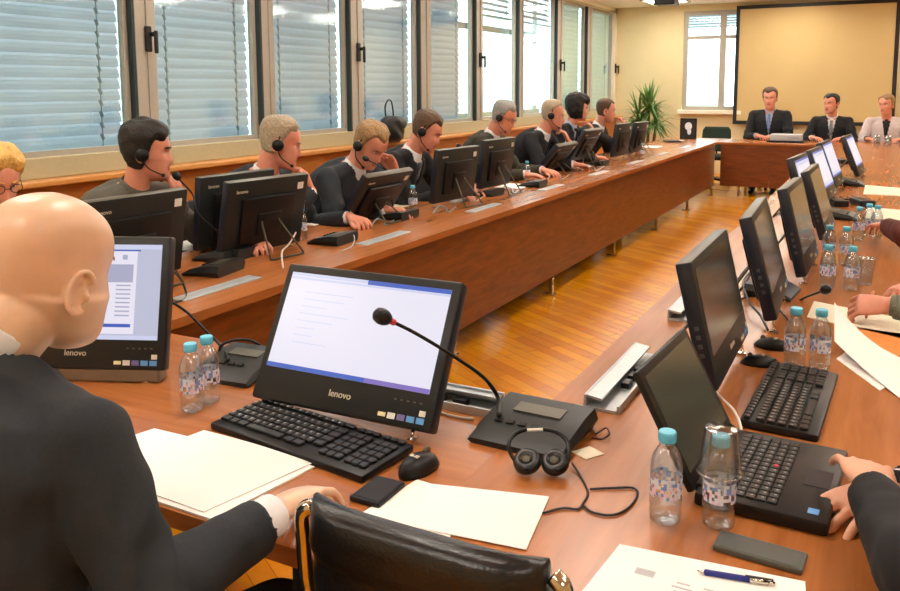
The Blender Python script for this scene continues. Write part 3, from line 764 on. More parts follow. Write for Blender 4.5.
# near headset lying on the microphone console
def headset_flat():
    c1, c2 = pz(527, 473), pz(555, 474)
    t = thing('headphones', 'black headphones lying against the near microphone console', 'headphones', ((c1.x+c2.x)/2, (c1.y+c2.y)/2, T))
    L = t.location
    def wpt(u, v, z): return pz(u, v, z) - L
    bm = B()
    tube(bm, [wpt(526, 470, T+0.020), wpt(514, 459, T+0.028), wpt(508.5, 446, T+0.050), wpt(513, 436, T+0.062), wpt(524, 430, T+0.07), wpt(540, 429, T+0.072), wpt(556, 432, T+0.068), wpt(566, 440, T+0.058), wpt(569, 452, T+0.045), wpt(566, 464, T+0.028), wpt(556, 471, T+0.020)], 0.0042, smooth=5)
    link('headband', bm, 'plastic2', t, True)
    bm = B(); a = wpt(527, 430, T+0.078); b = wpt(543, 429.5, T+0.08); tube(bm, [a, b], 0.0035); link('band_clip', bm, 'sticker', t)
    for c in (c1, c2):
        bm = B(); q = c - L; rot = Matrix.Rotation(R(30), 4, 'X')
        lathe(bm, [(0.001, -0.012), (0.022, -0.012), (0.0275, -0.004), (0.0275, 0.006), (0.023, 0.012), (0.014, 0.0125), (0.011, 0.008), (0.001, 0.008)])
        bmesh.ops.transform(bm, matrix=Matrix.Translation((q.x, q.y, 0.0235)) @ rot, verts=bm.verts[:]); cup = link('ear_cup', bm, 'leather', t, True)
        bm = B(); lathe(bm, [(0.001, 0.0125), (0.008, 0.0115), (0.011, 0.0085)]); bmesh.ops.transform(bm, matrix=Matrix.Translation((q.x, q.y, 0.0235)) @ rot, verts=bm.verts[:]); link('speaker_grille', bm, 'olive_trim_lit_top', cup, True)
    bm = B(); tube(bm, [wpt(572, 463, T+0.01), wpt(580, 475, T+0.003), wpt(588, 492, T+0.003), wpt(583, 503, T+0.003), wpt(578, 509, T+0.003), wpt(563, 508, T+0.003), wpt(543, 513, T+0.003)], 0.0022, smooth=6); link('cord', bm, 'cable_brown', t)
headset_flat()
bm = B(); box(bm, (0, 0, 0.001), (0.045, 0.05, 0.002), bev=0.0005); o = link('paper_tag', bm, 'cream_paper')
p = pz(588, 452, T+0.003); o.location = (p.x, p.y, T); o.rotation_euler = (0, 0, R(-30)); tag(o, 'small cream paper tag at the right end of the near microphone console', 'tag')

def cable(name, label, pts, r, m, smooth=8):
    bm = B(); tube(bm, pts, r, smooth=smooth); tag(link(name, bm, m, None, True), label, 'cable')
Z = T+0.003
cable('cable', 'dark looping cable on the wood right of the near headphones', [pz(583, 505, Z), pz(592, 512, Z), pz(612, 515, Z), pz(628, 508, Z), pz(637, 496, Z), pz(634, 488, Z), pz(612, 488, Z), pz(590, 489, Z)], 0.0022, 'cable_brown')
cable('cable', 'white looping cable behind the near microphone console', [pz(553, 417, Z), pz(561, 408, Z+0.01), pz(576, 405, Z+0.015), pz(589, 408, Z+0.01), pz(594, 413, Z), pz(588, 418, Z), pz(577, 420, Z)], 0.0022, 'cable_white')
cable('cable', 'white cable curving up behind the laptop screen', [pz(741, 440, Z), pz(741, 428, T+0.02), pz(735, 412, T+0.03), pz(722, 398, T+0.03), pz(716, 392, Z)], 0.003, 'cable_white')
cable('cable', 'thin dark cable coiled right of the near microphone console', [pz(596, 434, Z), pz(606, 428, Z+0.006), pz(609, 434, Z+0.006), pz(602, 439, Z), pz(592, 437, Z)], 0.002, 'maroon')
cable('cable', 'black cable looping from the dark console towards the centre monitor', [pz(218, 355, T+0.03), pz(222, 345, T+0.06), pz(235, 340, T+0.07), pz(252, 341, T+0.06), pz(266, 350, T+0.03), pz(272, 362, Z)], 0.004, 'plastic2')
cable('cable', 'black cable hanging over the table edge beside the form monitor', [pz(168, 255, Z), pz(183, 283, Z), pz(186, 297, Z), pz(176, 302, Z), pz(168, 300, Z)], 0.004, 'plastic2')
cable('cable', 'white cable at the lower right of the centre monitor', [pz(432, 404, Z), pz(440, 412, Z), pz(458, 417, Z), pz(474, 419, Z)], 0.003, 'cable_white')
cable('cable', 'pale cable hanging from the window side table beside the centre monitor top', [pz(302, 216, T+0.06), pz(296, 232, T+0.07), pz(289, 244, T+0.05), pz(282, 252, T+0.03), pz(283, 268, Z)], 0.004, 'cable_white')
cable('cable', 'grey cable looping over the microphone console of the sandy-haired man', [pz(340, 252, Z), pz(352, 246, T+0.02), pz(354, 236, T+0.03), pz(346, 233, T+0.03), pz(341, 243, Z)], 0.003, 'alu')
cable('cable', 'tangled black cable between the second and third dark monitors', [pz(768, 330, Z), pz(760, 315, T+0.02), pz(748, 300, T+0.03), pz(744, 280, T+0.02), pz(752, 272, Z), pz(740, 290, Z)], 0.004, 'plastic2')
cable('cable', 'pale cable crossing the wood beside the third dark monitor', [pz(738, 300, Z), pz(752, 296, Z), pz(770, 300, Z), pz(790, 322, Z)], 0.0025, 'cable_brown')
for k, (u, v) in enumerate([(442, 209), (470, 198), (508, 190), (556, 176), (590, 168), (380, 222)]):
    cable('cable', 'pale curled cable on the window side table, %s' % ['below the head-down man’s monitor', 'right of the head-down man’s monitor', 'below the olive-suited man’s monitor', 'below the chin-on-hand man’s monitor', 'before the bushy-haired person’s monitor', 'below the sandy-haired man’s low monitor'][k],
          [pz(u-9, v+4, Z), pz(u-3, v-3, T+0.02), pz(u+4, v-1, T+0.015), pz(u+6, v+3, Z), pz(u+14, v-2, Z)], 0.004, 'alu')

# papers, phones, pen, laptop
def sheet(name, label, cat, pts, m, thick=0.002, lift=None, zoff=0.0, n=14, parent=None, group=None, zfun=None):
    """a sheet (or thin stack) between four table points, corners in order; lift(s,t) raises it"""
    P = [V(q) for q in pts]; c = sum(P, V())/4
    bm = B(); top = []; bot = []
    for i in range(n+1):
        rt, rb = [], []
        for j in range(n+1):
            s, t_ = i/n, j/n
            q = P[0]*(1-s)*(1-t_)+P[1]*s*(1-t_)+P[2]*s*t_+P[3]*(1-s)*t_
            z = (lift(s, t_) if lift else 0.0)
            q = q - c
            rb.append(bm.verts.new((q.x, q.y, z+zoff))); rt.append(bm.verts.new((q.x, q.y, z+zoff+thick)))
        top.append(rt); bot.append(rb)
    for i in range(n):
        for j in range(n):
            bm.faces.new((top[i][j], top[i+1][j], top[i+1][j+1], top[i][j+1])); bm.faces.new((bot[i][j], bot[i][j+1], bot[i+1][j+1], bot[i+1][j]))
    for k in range(n):
        for a, b, c_, d in ((top[k][0], bot[k][0], bot[k+1][0], top[k+1][0]), (top[k+1][n], bot[k+1][n], bot[k][n], top[k][n]), (top[0][k+1], bot[0][k+1], bot[0][k], top[0][k]), (top[n][k], bot[n][k], bot[n][k+1], top[n][k+1])):
            bm.faces.new((a, b, c_, d))
    o = link(name, bm, m, None, True)
    o.location = (c.x, c.y, T); tag(o, label, cat, group); smooth_by_angle(o, 40); return o
def lines(parent, pts, rows, s0=0.12, s1=0.85, m='print', z=0.0):
    P = [V(q) for q in pts]; c = sum(P, V())/4; bm = B()
    for s in rows:
        e = s1 - random.choice([0, 0, 0.1, 0.3])*(s1-s0)
        q = []
        for a, b in ((s-0.008, s0), (s+0.008, s0), (s+0.008, e), (s-0.008, e)):
            w = P[0]*(1-a)*(1-b)+P[1]*a*(1-b)+P[2]*a*b+P[3]*(1-a)*b - c
            q.append((w.x, w.y, z))
        quad(bm, q)
    link('faint_print', bm, m, parent)
A1 = [pz(143, 431), pz(205, 543), pz(316, 470), pz(196, 440)]
A1[1] = V((-1.03, 1.0, T)); A1[0] = V((-1.40, 1.06, T)); A1 = [V((-1.36, 1.04, T)), V((-1.01, 0.985+0.05, T)), V((-0.985, 1.285, T)), V((-1.32, 1.30, T))]
A1 = [V((-1.48, 1.045, T)), V((-1.02, 1.035, T)), V((-0.985, 1.286, T)), V((-1.42, 1.275, T))]
o = sheet('paper_sheet', 'white paper stack spread before the bald man, lower sheet', 'paper', A1, 'paper', 0.004)
A2 = [V((-1.36, 1.06, T)), V((-1.05, 1.045, T)), V((-0.995, 1.292, T)), V((-1.31, 1.315, T))]
o = sheet('paper_sheet', 'white top sheet under the bald man’s hand, beside the keyboard', 'paper', A2, 'paper', 0.0015, lift=lambda s, t_: 0.0045+0.004*math.sin(3*s)*t_)
PC = [pz(380, 515), pz(525, 541), pz(544, 499), pz(437, 486)]
PC = [V((-0.785, 1.165, T)), V((-0.49, 1.20, T)), V((-0.52, 1.385, T)), V((-0.755, 1.325, T))]
o = sheet('paper_sheet', 'white sheet between the black phone and the headphones, upper of two', 'paper', [q for q in PC], 'paper', 0.0015, lift=lambda s, t_: 0.0022)
PD = [V((-0.80, 1.175, T)), V((-0.62, 1.175, T)), V((-0.655, 1.325, T)), V((-0.775, 1.335, T))]
o = sheet('paper_sheet', 'white sheet beside the black phone, lower of two', 'paper', PD, 'paper', 0.0018)
PB = [V((-0.375, 1.08, T)), V((-0.05, 1.10, T)), V((-0.074, 1.312, T)), V((-0.357, 1.285, T))]
o = sheet('paper_sheet', 'white printed pages under the blue pen at the bottom right', 'paper', PB, 'paper', 0.004)
c = sum(PB, V())/4; q = pz(645, 575)-c
for bx, by, bw_, bh in [(0, 0, 0.03, 0.018)]+[(0.06, -0.004-0.012*k, 0.02+0.01*(k % 2), 0.005) for k in range(5)]+[(0.115, -0.002-0.02*k, 0.05, 0.004) for k in range(3)]:
    bm = B(); box(bm, (0, 0, 0), (bw_, bh, 0.0002)); fo = link('print_mark', bm, 'print', o); fo.location = (q.x+bx, q.y+by, 0.0043)
# pen
a, b = pz(697, 571, T+0.008), pz(775, 584, T+0.008)
t = thing('ballpoint_pen', 'dark blue pen lying on the printed pages at the bottom right', 'pen', ((a.x+b.x)/2, (a.y+b.y)/2, T+0.004), math.atan2((b-a).y, (b-a).x))
L = (b-a).length
bm = B(); cyl(bm, (-L/2+0.012, 0, 0.0045), (L*0.18, 0, 0.0045), 0.0045); link('barrel', bm, 'sticker_navy', t, True)
bm = B(); cyl(bm, (L*0.18, 0, 0.0045), (L/2-0.01, 0, 0.0045), 0.0046); cyl(bm, (L/2-0.01, 0, 0.0045), (L/2, 0, 0.0045), 0.003); link('upper_barrel', bm, 'chrome', t)
bm = B(); cyl(bm, (-L/2, 0, 0.0045), (-L/2+0.012, 0, 0.0045), 0.001, 0.004); link('tip', bm, 'chrome', t)
bm = B(); box(bm, (L*0.3, 0, 0.010), (0.04, 0.003, 0.0015)); box(bm, (L*0.3+0.019, 0, 0.008), (0.003, 0.003, 0.005)); link('clip', bm, 'navy_edge', t)
def phone(label, pts, m, screen):
    P = [V(q) for q in pts]; c = sum(P, V())/4
    ex = ((P[1]-P[0])+(P[2]-P[3]))*0.5; ey = ((P[3]-P[0])+(P[2]-P[1]))*0.5
    t = thing('mobile_phone', label, 'phone', (c.x, c.y, T), math.atan2(ex.y, ex.x))
    w, d = ex.length, ey.length
    bm = B(); box(bm, (0, 0, 0.0055), (w, d, 0.011), bev=0.003); link('body', bm, m, t)
    bm = B(); box(bm, (0.0 if w > 0.1 else 0, 0, 0.0112), (w*0.86, d*0.86, 0.0008)); link('display', bm, screen, t)
    return t
phone('black mobile phone beside the bald man’s hand and the mouse', [V((-0.850, 1.205, T)), V((-0.785, 1.205, T)), V((-0.775, 1.30, T)), V((-0.84, 1.30, T))], 'plastic2', 'black')
phone('grey flat phone in front of the laptop and bottles', [V((-0.218, 1.343, T)), V((-0.078, 1.328, T)), V((-0.078, 1.390, T)), V((-0.214, 1.396, T))], 'phone_grey', 'phone_grey')
# laptop : hinge along its left side, screen leaning back
t = thing('laptop', 'open black laptop with dark screen on the right table', 'laptop', (-0.155, 1.64, T), R(-3))
bm = B(); box(bm, (0, 0, 0.014), (0.225, 0.335, 0.026), bev=0.006); smooth_by_angle(link('base', bm, 'plastic2', t))
bm = B()
for r_ in range(6):
    for k in range(14):
        box(bm, (-0.075+0.0185*r_, -0.135+0.0205*k, 0.0285), (0.0155, 0.0175, 0.004), bev=0.001, seg=1)
link('keycaps', bm, 'key', t)
bm = B()
for r_ in range(5):
    for k in range(13): box(bm, (-0.055+0.0185*r_, -0.133+0.0205*k, 0.0306), (0.004, 0.004, 0.0004))
link('key_print', bm, 'keymark', t)
bm = B(); box(bm, (0.078, 0.0, 0.0272), (0.045, 0.075, 0.001)); link('touchpad', bm, 'navy_edge', t)
bm = B(); cyl(bm, (0.0, 0.01, 0.027), (0.0, 0.01, 0.0325), 0.004); link('pointing_stick', bm, 'red', t)
bm = B(); box(bm, (0.085, -0.135, 0.0272), (0.018, 0.02, 0.0008)); link('sticker', bm, 'sticker_blue', t)
bm = B(); A = Matrix.Translation((-0.112, 0, 0.026)) @ Matrix.Rotation(R(-28), 4, 'Y')
box(bm, (-0.007, 0, 0.118), (0.014, 0.335, 0.236), bev=0.005); bmesh.ops.transform(bm, matrix=A, verts=bm.verts[:]); lid = smooth_by_angle(link('lid', bm, 'plastic2', t))
bm = B(); box(bm, (0.0006, 0, 0.124), (0.0012, 0.295, 0.19)); bmesh.ops.transform(bm, matrix=A, verts=bm.verts[:]); link('display', bm, 'offscreen', lid)
for k in (-1, 1):
    bm = B(); cyl(bm, (-0.112, k*0.12-0.02, 0.024), (-0.112, k*0.12+0.02, 0.024), 0.008); link('hinge', bm, 'plastic', t)
# right-hand papers
o = sheet('orange_folder', 'orange folder under the curled sheets on the right table', 'folder', [V((-0.06, 2.60, T)), V((0.13, 2.60, T)), V((0.13, 2.84, T)), V((-0.05, 2.86, T))], 'orange_card', 0.003)
RP = [V((-0.10, 2.56, T)), V((0.12, 2.13, T)), V((0.14, 2.50, T)), V((-0.115, 2.80, T))]
def curl(s, t_): return 0.004 + 0.085*max(0, 1-s*1.6)**2*(0.35+0.65*t_) + 0.004*math.sin(5*s)
o = sheet('paper_sheet', 'large white sheet with curled-up corner on the right table edge', 'paper', RP, 'paper', 0.0012, lift=curl)
RQ = [V((-0.20, 2.92, T)), V((0.10, 2.78, T)), V((0.12, 3.02, T)), V((-0.195, 3.15, T))]
o = sheet('paper_sheet', 'cream sheet under the hand holding the pen', 'paper', RQ, 'cream_paper', 0.003)
RQ = [V((-0.09, 2.50, T)), V((0.02, 2.28, T)), V((0.05, 2.36, T)), V((-0.07, 2.58, T))]
o = sheet('paper_sheet', 'white sheet edge lying flat beneath the curled sheet', 'paper', RQ, 'paper', 0.0016)
o = sheet('paper_sheet', 'cream loose pages beyond the bottle cluster on the right table', 'paper', [V((-0.08, 5.3, T)), V((0.12, 5.3, T)), V((0.12, 5.75, T)), V((-0.08, 5.8, T))], 'cream_paper', 0.004)
o = sheet('paper_sheet', 'pale pages near the lone far monitor', 'paper', [V((-0.12, 6.5, T)), V((0.12, 6.5, T)), V((0.12, 7.0, T)), V((-0.12, 7.1, T))], 'cream_paper', 0.004)
# window side papers
def lp(label, u, v, w=0.21, d=0.3, m='paper', z=0.004):
    p = pz(u, v); sheet('paper_sheet', label, 'paper', [V((p.x-w, p.y-d/2, T)), V((p.x, p.y-d/2, T)), V((p.x, p.y+d/2, T)), V((p.x-w, p.y+d/2, T))], m, z, n=4)
lp('white paper stack below the raised microphone of the young man', 212, 246)
lp('white papers in front of the grey-haired man beyond the bottle', 330, 222)
lp('cream papers beside the low tilted monitor of the sandy-haired man', 405, 207, m='cream_paper')
lp('white papers under the hands of the man with chin on hand', 527, 187)
lp('white papers before the person with bushy dark hair', 590, 167)
lp('white papers near the far end of the window side table', 660, 147)
lp('white papers at the far corner below the framed picture', 682, 141)

# ================================================================== PEOPLE
def interp(tab, z):
    if z <= tab[0][0]: return tab[0][1:]
    for a, b in zip(tab, tab[1:]):
        if z <= b[0]:
            t = (z-a[0])/(b[0]-a[0]); t = t*t*(3-2*t)*0.5+t*0.5
            return tuple(x+(y-x)*t for x, y in zip(a[1:], b[1:]))
    return tab[-1][1:]
HEAD = [(-0.118, 0.070, 0.020, 0.018), (-0.108, 0.084, 0.0, 0.034), (-0.088, 0.088, -0.03, 0.050), (-0.06, 0.087, -0.058, 0.060), (-0.03, 0.086, -0.076, 0.066),
        (0.0, 0.083, -0.090, 0.070), (0.025, 0.087, -0.098, 0.073), (0.055, 0.083, -0.100, 0.076), (0.082, 0.066, -0.090, 0.070), (0.102, 0.040, -0.068, 0.053), (0.113, 0.015, -0.04, 0.032), (0.118, -0.008, -0.016, 0.006)]
def _cr(tab, z):
    z = max(tab[0][0], min(tab[-1][0], z)); i = 0
    while i < len(tab)-2 and z > tab[i+1][0]: i += 1
    a, b = tab[i], tab[i+1]; h = b[0]-a[0]; t = (z-a[0])/h
    p = tab[i-1] if i > 0 else a; q = tab[i+2] if i+2 < len(tab) else b
    out = []
    for k in range(1, len(a)):
        ma = (b[k]-p[k])/(b[0]-p[0]); mb = (q[k]-a[k])/(q[0]-a[0])
        out.append((2*t**3-3*t*t+1)*a[k]+(t**3-2*t*t+t)*h*ma+(-2*t**3+3*t*t)*b[k]+(t**3-t*t)*h*mb)
    return tuple(out)
def g(x, s): return math.exp(-(x/s)**2)
def head_pt(z, th, infl=None, jaw=1.0):
    yf, yb, w = _cr(HEAD, z)
    if z < -0.03: w *= jaw
    yc, hd = (yf+yb)/2, (yf-yb)/2
    c, s = math.cos(th), math.sin(th); e = 2/2.25
    x = w*math.copysign(abs(c)**e, c); y = yc+hd*math.copysign(abs(s)**e, s)
    if s > 0:
        ax = abs(x)
        if -0.05 < z < 0.03:                               # nose
            k = (0.026-z)/0.066; hgt = 0.026*max(0, min(1, k))*(1 if z > -0.040 else max(0, (z+0.05)/0.01))
            y += hgt*g(x, 0.010+0.006*max(0, min(1, k)))
        y -= 0.010*g(ax-0.031, 0.015)*g(z-0.004, 0.014)       # eye sockets
        y += 0.004*g(z-0.024, 0.013)*g(ax-0.024, 0.022)       # brow
        y += 0.005*g(z+0.058, 0.006)*g(x, 0.024)+0.005*g(z+0.074, 0.006)*g(x, 0.020)
        y -= 0.004*g(z+0.066, 0.003)*g(x, 0.024)
        y += 0.006*g(z+0.100, 0.012)*g(x, 0.018)
        y += 0.004*g(z+0.022, 0.02)*g(ax-0.045, 0.018)        # cheek
    return V((x, y, z))
def head_mesh(bm, Mh, s, jaw=1.0, infl=None, n=48, m=44):
    rings = []
    for i in range(m+1):
        u = i/m; z = -0.118+0.236*(0.5-0.5*math.cos(PI*u))*0.999
        rr = []
        for k in range(n):
            p = head_pt(z, 2*PI*k/n, jaw=jaw)
            if infl:
                d = V((p.x, p.y+0.005, p.z-0.01)).normalized(); p = p + d*infl(p)
            rr.append(Mh @ (p*s))
        rings.append(rr)
    loft(bm, rings)
def sstep(a, b, x):
    t = max(0.0, min(1.0, (x-a)/(b-a))); return t*t*(3-2*t)
def bez(a, b, c, t): return a*(1-t)**2+b*2*t*(1-t)+c*t*t
def torso(bm, P, N, Rv, s, infl=0.0, t0=0.0, t1=1.0, belly=0.0, wide=1.0):
    mid = (P+N)/2; fw = V((-Rv.y, Rv.x, 0)); mid = mid - fw*0.05*s
    tab = [(0.0, 0.165, 0.125), (0.3, 0.150, 0.115+belly), (0.6, 0.165, 0.125), (0.78, 0.175, 0.115), (0.88, 0.155, 0.095), (0.95, 0.098, 0.075), (1.0, 0.062, 0.062)]
    rings = []
    for i in range(25):
        t = t0+(t1-t0)*i/24; c = bez(P, mid, N, t); tg = (bez(P, mid, N, min(1, t+0.01))-bez(P, mid, N, max(0, t-0.01))).normalized()
        w, d = interp(tab, t); w = w*s*wide+infl; d = d*s+infl
        f = tg.cross(Rv).normalized()
        if f.dot(fw) < 0: f = -f
        e = 2/2.4
        rings.append([c+Rv*(w*math.copysign(abs(math.cos(a))**e, math.cos(a)))+f*(d*math.copysign(abs(math.sin(a))**e, math.sin(a))) for a in [2*PI*k/32 for k in range(32)]])
    loft(bm, rings)
def ik(S, W, l1, l2, pole):
    d = W-S; L = min(d.length, (l1+l2)*0.998); u = d.normalized()
    if d.length > L: W = S+u*L
    a = (l1*l1-l2*l2+L*L)/(2*L); h = math.sqrt(max(0, l1*l1-a*a))
    pv = (pole - u*pole.dot(u)).normalized()
    return S+u*a+pv*h, W
def hand(bm, W, d, n, side, s=1.0, curl=0.35, thumb=0.6, splay=1.0):
    d = V(d).normalized(); n = V(n); n = (n-d*n.dot(d)).normalized()
    Lt = n.cross(d)*(-1 if side == 'R' else 1)
    def ring(c, w, t, dd):
        return [c+Lt*(w*math.cos(a))+n*(t*math.sin(a)) for a in [2*PI*k/16 for k in range(16)]]
    loft(bm, [ring(W-d*0.03*s, 0.027*s, 0.021*s, d), ring(W, 0.028*s, 0.020*s, d), ring(W+d*0.03*s, 0.037*s, 0.018*s, d), ring(W+d*0.06*s, 0.043*s, 0.0155*s, d), ring(W+d*0.082*s, 0.042*s, 0.012*s, d), ring(W+d*0.088*s, 0.038*s, 0.008*s, d)])
    for off, L in ((0.0345, 0.072), (0.0118, 0.082), (-0.0112, 0.076), (-0.0335, 0.060)):
        p = W+d*0.078*s+Lt*off*s; a = 0.0; L *= s
        base = (d+Lt*off*4.2*splay).normalized()
        rr = 0.0088*s*(0.92 if abs(off) > 0.03 and off < 0 else 1)
        for k, (fr, ca) in enumerate(((0.5, curl*0.8), (0.3, curl*1.1), (0.25, curl*0.8))):
            a += ca; q = p+(base*math.cos(a)+n*math.sin(a))*L*fr
            capsule(bm, p, q, rr*(1-0.06*k), rr*(0.94-0.08*k), 10); p = q
    p = W+d*0.028*s+Lt*0.024*s+n*0.004*s
    t1 = (d*0.7+Lt*0.72*thumb+n*0.25).normalized(); q = p+t1*0.045*s; capsule(bm, p, q, 0.0125*s, 0.0105*s, 10)
    t2 = (d*0.95+Lt*0.3*thumb+n*0.3).normalized(); capsule(bm, q, q+t2*0.032*s, 0.0102*s, 0.0085*s, 10)
def person(label, root, rz, head, hrot, s=1.05, skin='skin', suit='suit_black', shirt='shirt', tie='tie_dark', hair='hair_brown', style='short',
           rw=None, rd=None, rn=None, lw=None, ld=None, ln=None, rpole=(0.4, -0.3, -0.8), lpole=(-0.4, -0.3, -0.8), pelvis=(0, 0, 0.56), shyaw=0.0, voxel=0.006,
           glasses=False, headset=None, legs=True, curl=0.4, shoulders=1.0, relbow=None, lelbow=None, rsh=None, opening=True, jaw=1.0, collar=True, cat='person', eyes=True, nshift=(0, 0, 0), ear_dz=0.0, wide=1.0, cuff=0.012):
    """head, hands and elbows are world points; the figure is built in its own frame standing at root facing local +y"""
    t = thing('person', label, cat, (root[0], root[1], 0), rz)
    inv = (Matrix.Translation((root[0], root[1], 0)) @ Matrix.Rotation(rz, 4, 'Z')).inverted(); i3 = inv.to_3x3()
    Hc = inv @ V(head); P = V(pelvis)
    hy, hp, hr = [R(a) for a in hrot]
    Mh = Matrix.Translation(Hc) @ Matrix.Rotation(hy, 4, 'Z') @ Matrix.Rotation(-hp, 4, 'X') @ Matrix.Rotation(hr, 4, 'Y')
    M3 = Mh.to_3x3()
    sk = Hc + M3 @ (V((0, -0.03, -0.06))*s)
    N = Hc + M3 @ (V((0, -0.035, -0.08))*s) + V((0, -0.03, -0.074))*s + i3 @ V(nshift)
    Rv = V((math.cos(R(shyaw)), math.sin(R(shyaw)), 0)); fw = V((-Rv.y, Rv.x, 0))
    sh = {}; el = {}; wr = {}; fd = {}
    l1, l2 = 0.285*s, 0.26*s
    updir = (N-P).normalized()
    for sd, sg, W, d, pole, elb in (('R', 1, rw, rd, rpole, relbow), ('L', -1, lw, ld, lpole, lelbow)):
        S = N + Rv*(0.172*s*sg*shoulders) - updir*0.062*s
        if sd == 'R' and rsh: S = inv @ V(rsh)
        if W is None: W = P + V((sg*0.2, 0.30, 0.08))
        else: W = inv @ V(W)
        if elb: E = inv @ V(elb)
        else: E, W = ik(S, W, l1, l2, i3 @ V(pole) if False else V(pole))
        sh[sd], el[sd], wr[sd] = S, E, W
        fd[sd] = (i3 @ V(d)).normalized() if d else (W-E).normalized()
    # ---- body: one skin surface
    bm = B()
    head_mesh(bm, Mh, s, jaw)
    for sg in (-1, 1):                                     # ears
        dz = V((0, 0, ear_dz))
        rot = M3 @ Matrix.Rotation(R(-16*sg), 3, 'Z') @ Matrix.Rotation(R(-10), 3, 'X')
        c0 = Mh @ ((V((sg*0.0745, -0.012, -0.008))+dz)*s)
        ell(bm, c0, V((0.006, 0.016, 0.027))*s, rot, 16, 12)
        # helix rim, antihelix, lobe and tragus
        tube(bm, [c0+rot @ (V((sg*(0.007+0.005*math.sin(a*0.5)), 0.019*math.cos(a+0.5), 0.031*math.sin(a+0.5)))*s) for a in [PI*1.55*k/14 for k in range(15)]], 0.0048*s, 8)
        tube(bm, [c0+rot @ (V((sg*0.006, -0.003+0.008*math.cos(a), 0.016*math.sin(a)))*s) for a in [PI*(0.4+1.0*k/8) for k in range(9)]], 0.0042*s, 8)
        ell(bm, c0+rot @ (V((sg*0.005, 0.004, -0.028))*s), V((0.006, 0.008, 0.010))*s, rot, 12, 8)
        ell(bm, c0+rot @ (V((sg*0.004, 0.014, -0.006))*s), V((0.006, 0.005, 0.008))*s, rot, 12, 8)
    capsule(bm, N - V((0, 0, 0.02)), sk, 0.056*s, 0.053*s, 20)
    torso(bm, P, N, Rv, s, -0.006, 0.0, 1.0)
    for sd in 'RL':
        capsule(bm, sh[sd], el[sd], 0.050*s, 0.040*s); capsule(bm, el[sd], wr[sd], 0.040*s, 0.028*s)
        n = (rn if sd == 'R' else ln); n = i3 @ V(n) if n else V((0, 0, -1))
        hand(bm, wr[sd]+fd[sd]*0.01*s, fd[sd], n, sd, s*1.03, curl)
    if legs:
        for sg in (-1, 1):
            hip = P+V((sg*0.09*s, 0.02, -0.02)); kn = hip+V((sg*0.03, 0.42*s, -0.03)); an = V((kn.x, kn.y+0.02, 0.09))
            capsule(bm, hip, kn, 0.075*s, 0.052*s); capsule(bm, kn, an, 0.05*s, 0.036*s)
    me = remeshed(bm, voxel, 3)
    o = mesh_obj('body', me, [skin, 'lip'], t)
    Mi = Mh.inverted()
    for p in me.polygons:
        q = Mi @ p.center / s
        if q.y > 0.07 and abs(q.x) < 0.023-0.8*abs(q.z+0.066) and -0.077 < q.z < -0.055: p.material_index = 1
    # ---- eyes and brows
    if eyes:
        for sg in (-1, 1):
            bm = B(); c = head_pt(0.004, PI/2-sg*0.42, jaw=jaw); c = V((sg*0.031, c.y-0.0075, 0.003))
            ell(bm, Mh @ (c*s), (0.0118*s,)*3, M3, 16, 10)
            ell(bm, Mh @ ((c+V((0, 0.0078, -0.001)))*s), (0.0056*s, 0.0046*s, 0.0056*s), M3, 12, 8, 1)
            link('eye', bm, ['eyewhite', 'iris'], t, True)
            bm = B(); pts = []
            for k in range(5):
                x = 0.014+0.008*k; z = 0.021+0.004*math.sin(PI*k/4.6)
                th = PI/2 - math.asin(min(0.9, x/0.078)); q = head_pt(z, th, jaw=jaw); pts.append(Mh @ (V((sg*x, q.y+0.002, z))*s))
            tube(bm, pts, [q_*s*(0.5 if style == 'bald' else 1) for q_ in (0.003, 0.004, 0.004, 0.003, 0.002)]); link('eyebrow', bm, hair if hair and style != 'bald' else 'hair_sandy', t, True)
    # ---- hair
    if style != 'bald':
        rnd = random.Random(len(label)*7+3)
        ph = [rnd.uniform(0, 6) for _ in range(6)]
        big = {'short': 0.0105, 'full': 0.019, 'bushy': 0.031, 'long': 0.022, 'thin': 0.008, 'bun': 0.011}[style]
        low = {'short': -0.055, 'full': -0.07, 'bushy': -0.09, 'long': -0.14, 'thin': -0.055, 'bun': -0.06}[style]
        front = {'short': 0.080, 'full': 0.066, 'bushy': 0.055, 'long': 0.06, 'thin': 0.092, 'bun': 0.078}[style]
        def infl(p):
            # hairline: forehead high, temples, behind ears low
            line = (front + (low-front)*sstep(0.045, -0.02, p.y)) + 0.012*math.sin(p.x*55+ph[4])*sstep(0.02, 0.06, p.y)
            if style == 'thin' and p.y > -0.02: line = max(line, 0.03+0.05*sstep(-0.02, 0.04, p.y))
            k = sstep(-0.014, 0.018, p.z-line)
            if style == 'bushy' and p.y < 0.05: k = max(k, sstep(-0.1, -0.06, p.z)*sstep(0.05, 0.02, p.y))
            w = 0.5+0.5*math.sin(38*p.x*2+ph[0]+9*p.z)*math.sin(60*p.y+ph[1])
            w2 = 0.5+0.5*math.sin(160*p.x+ph[2]+40*p.y)*math.sin(140*p.z+ph[3]+50*p.y)
            top = 1.0+0.5*sstep(0.03, 0.1, p.z)
            return -0.010*(1-k) + k*big*top*(0.75+0.35*w+0.25*w2)
        bm = B(); head_mesh(bm, Mh, s, jaw, infl, 64, 52)
        if style == 'long':
            for k in range(14):
                a = PI*(1.02+0.96*k/13); q = V((0.082*math.cos(a), -0.012+0.088*math.sin(a), -0.02))
                tube(bm, [Mh @ (V((q.x, q.y, 0.03))*s), Mh @ (V((q.x*1.12, q.y*1.1, -0.06))*s), Mh @ (V((q.x*1.05, q.y*1.05, -0.15))*s)], [0.02*s, 0.019*s, 0.012*s], smooth=4)
        if style == 'bun': ell(bm, Mh @ (V((0, -0.115, 0.03))*s), (0.035*s,)*3, M3)
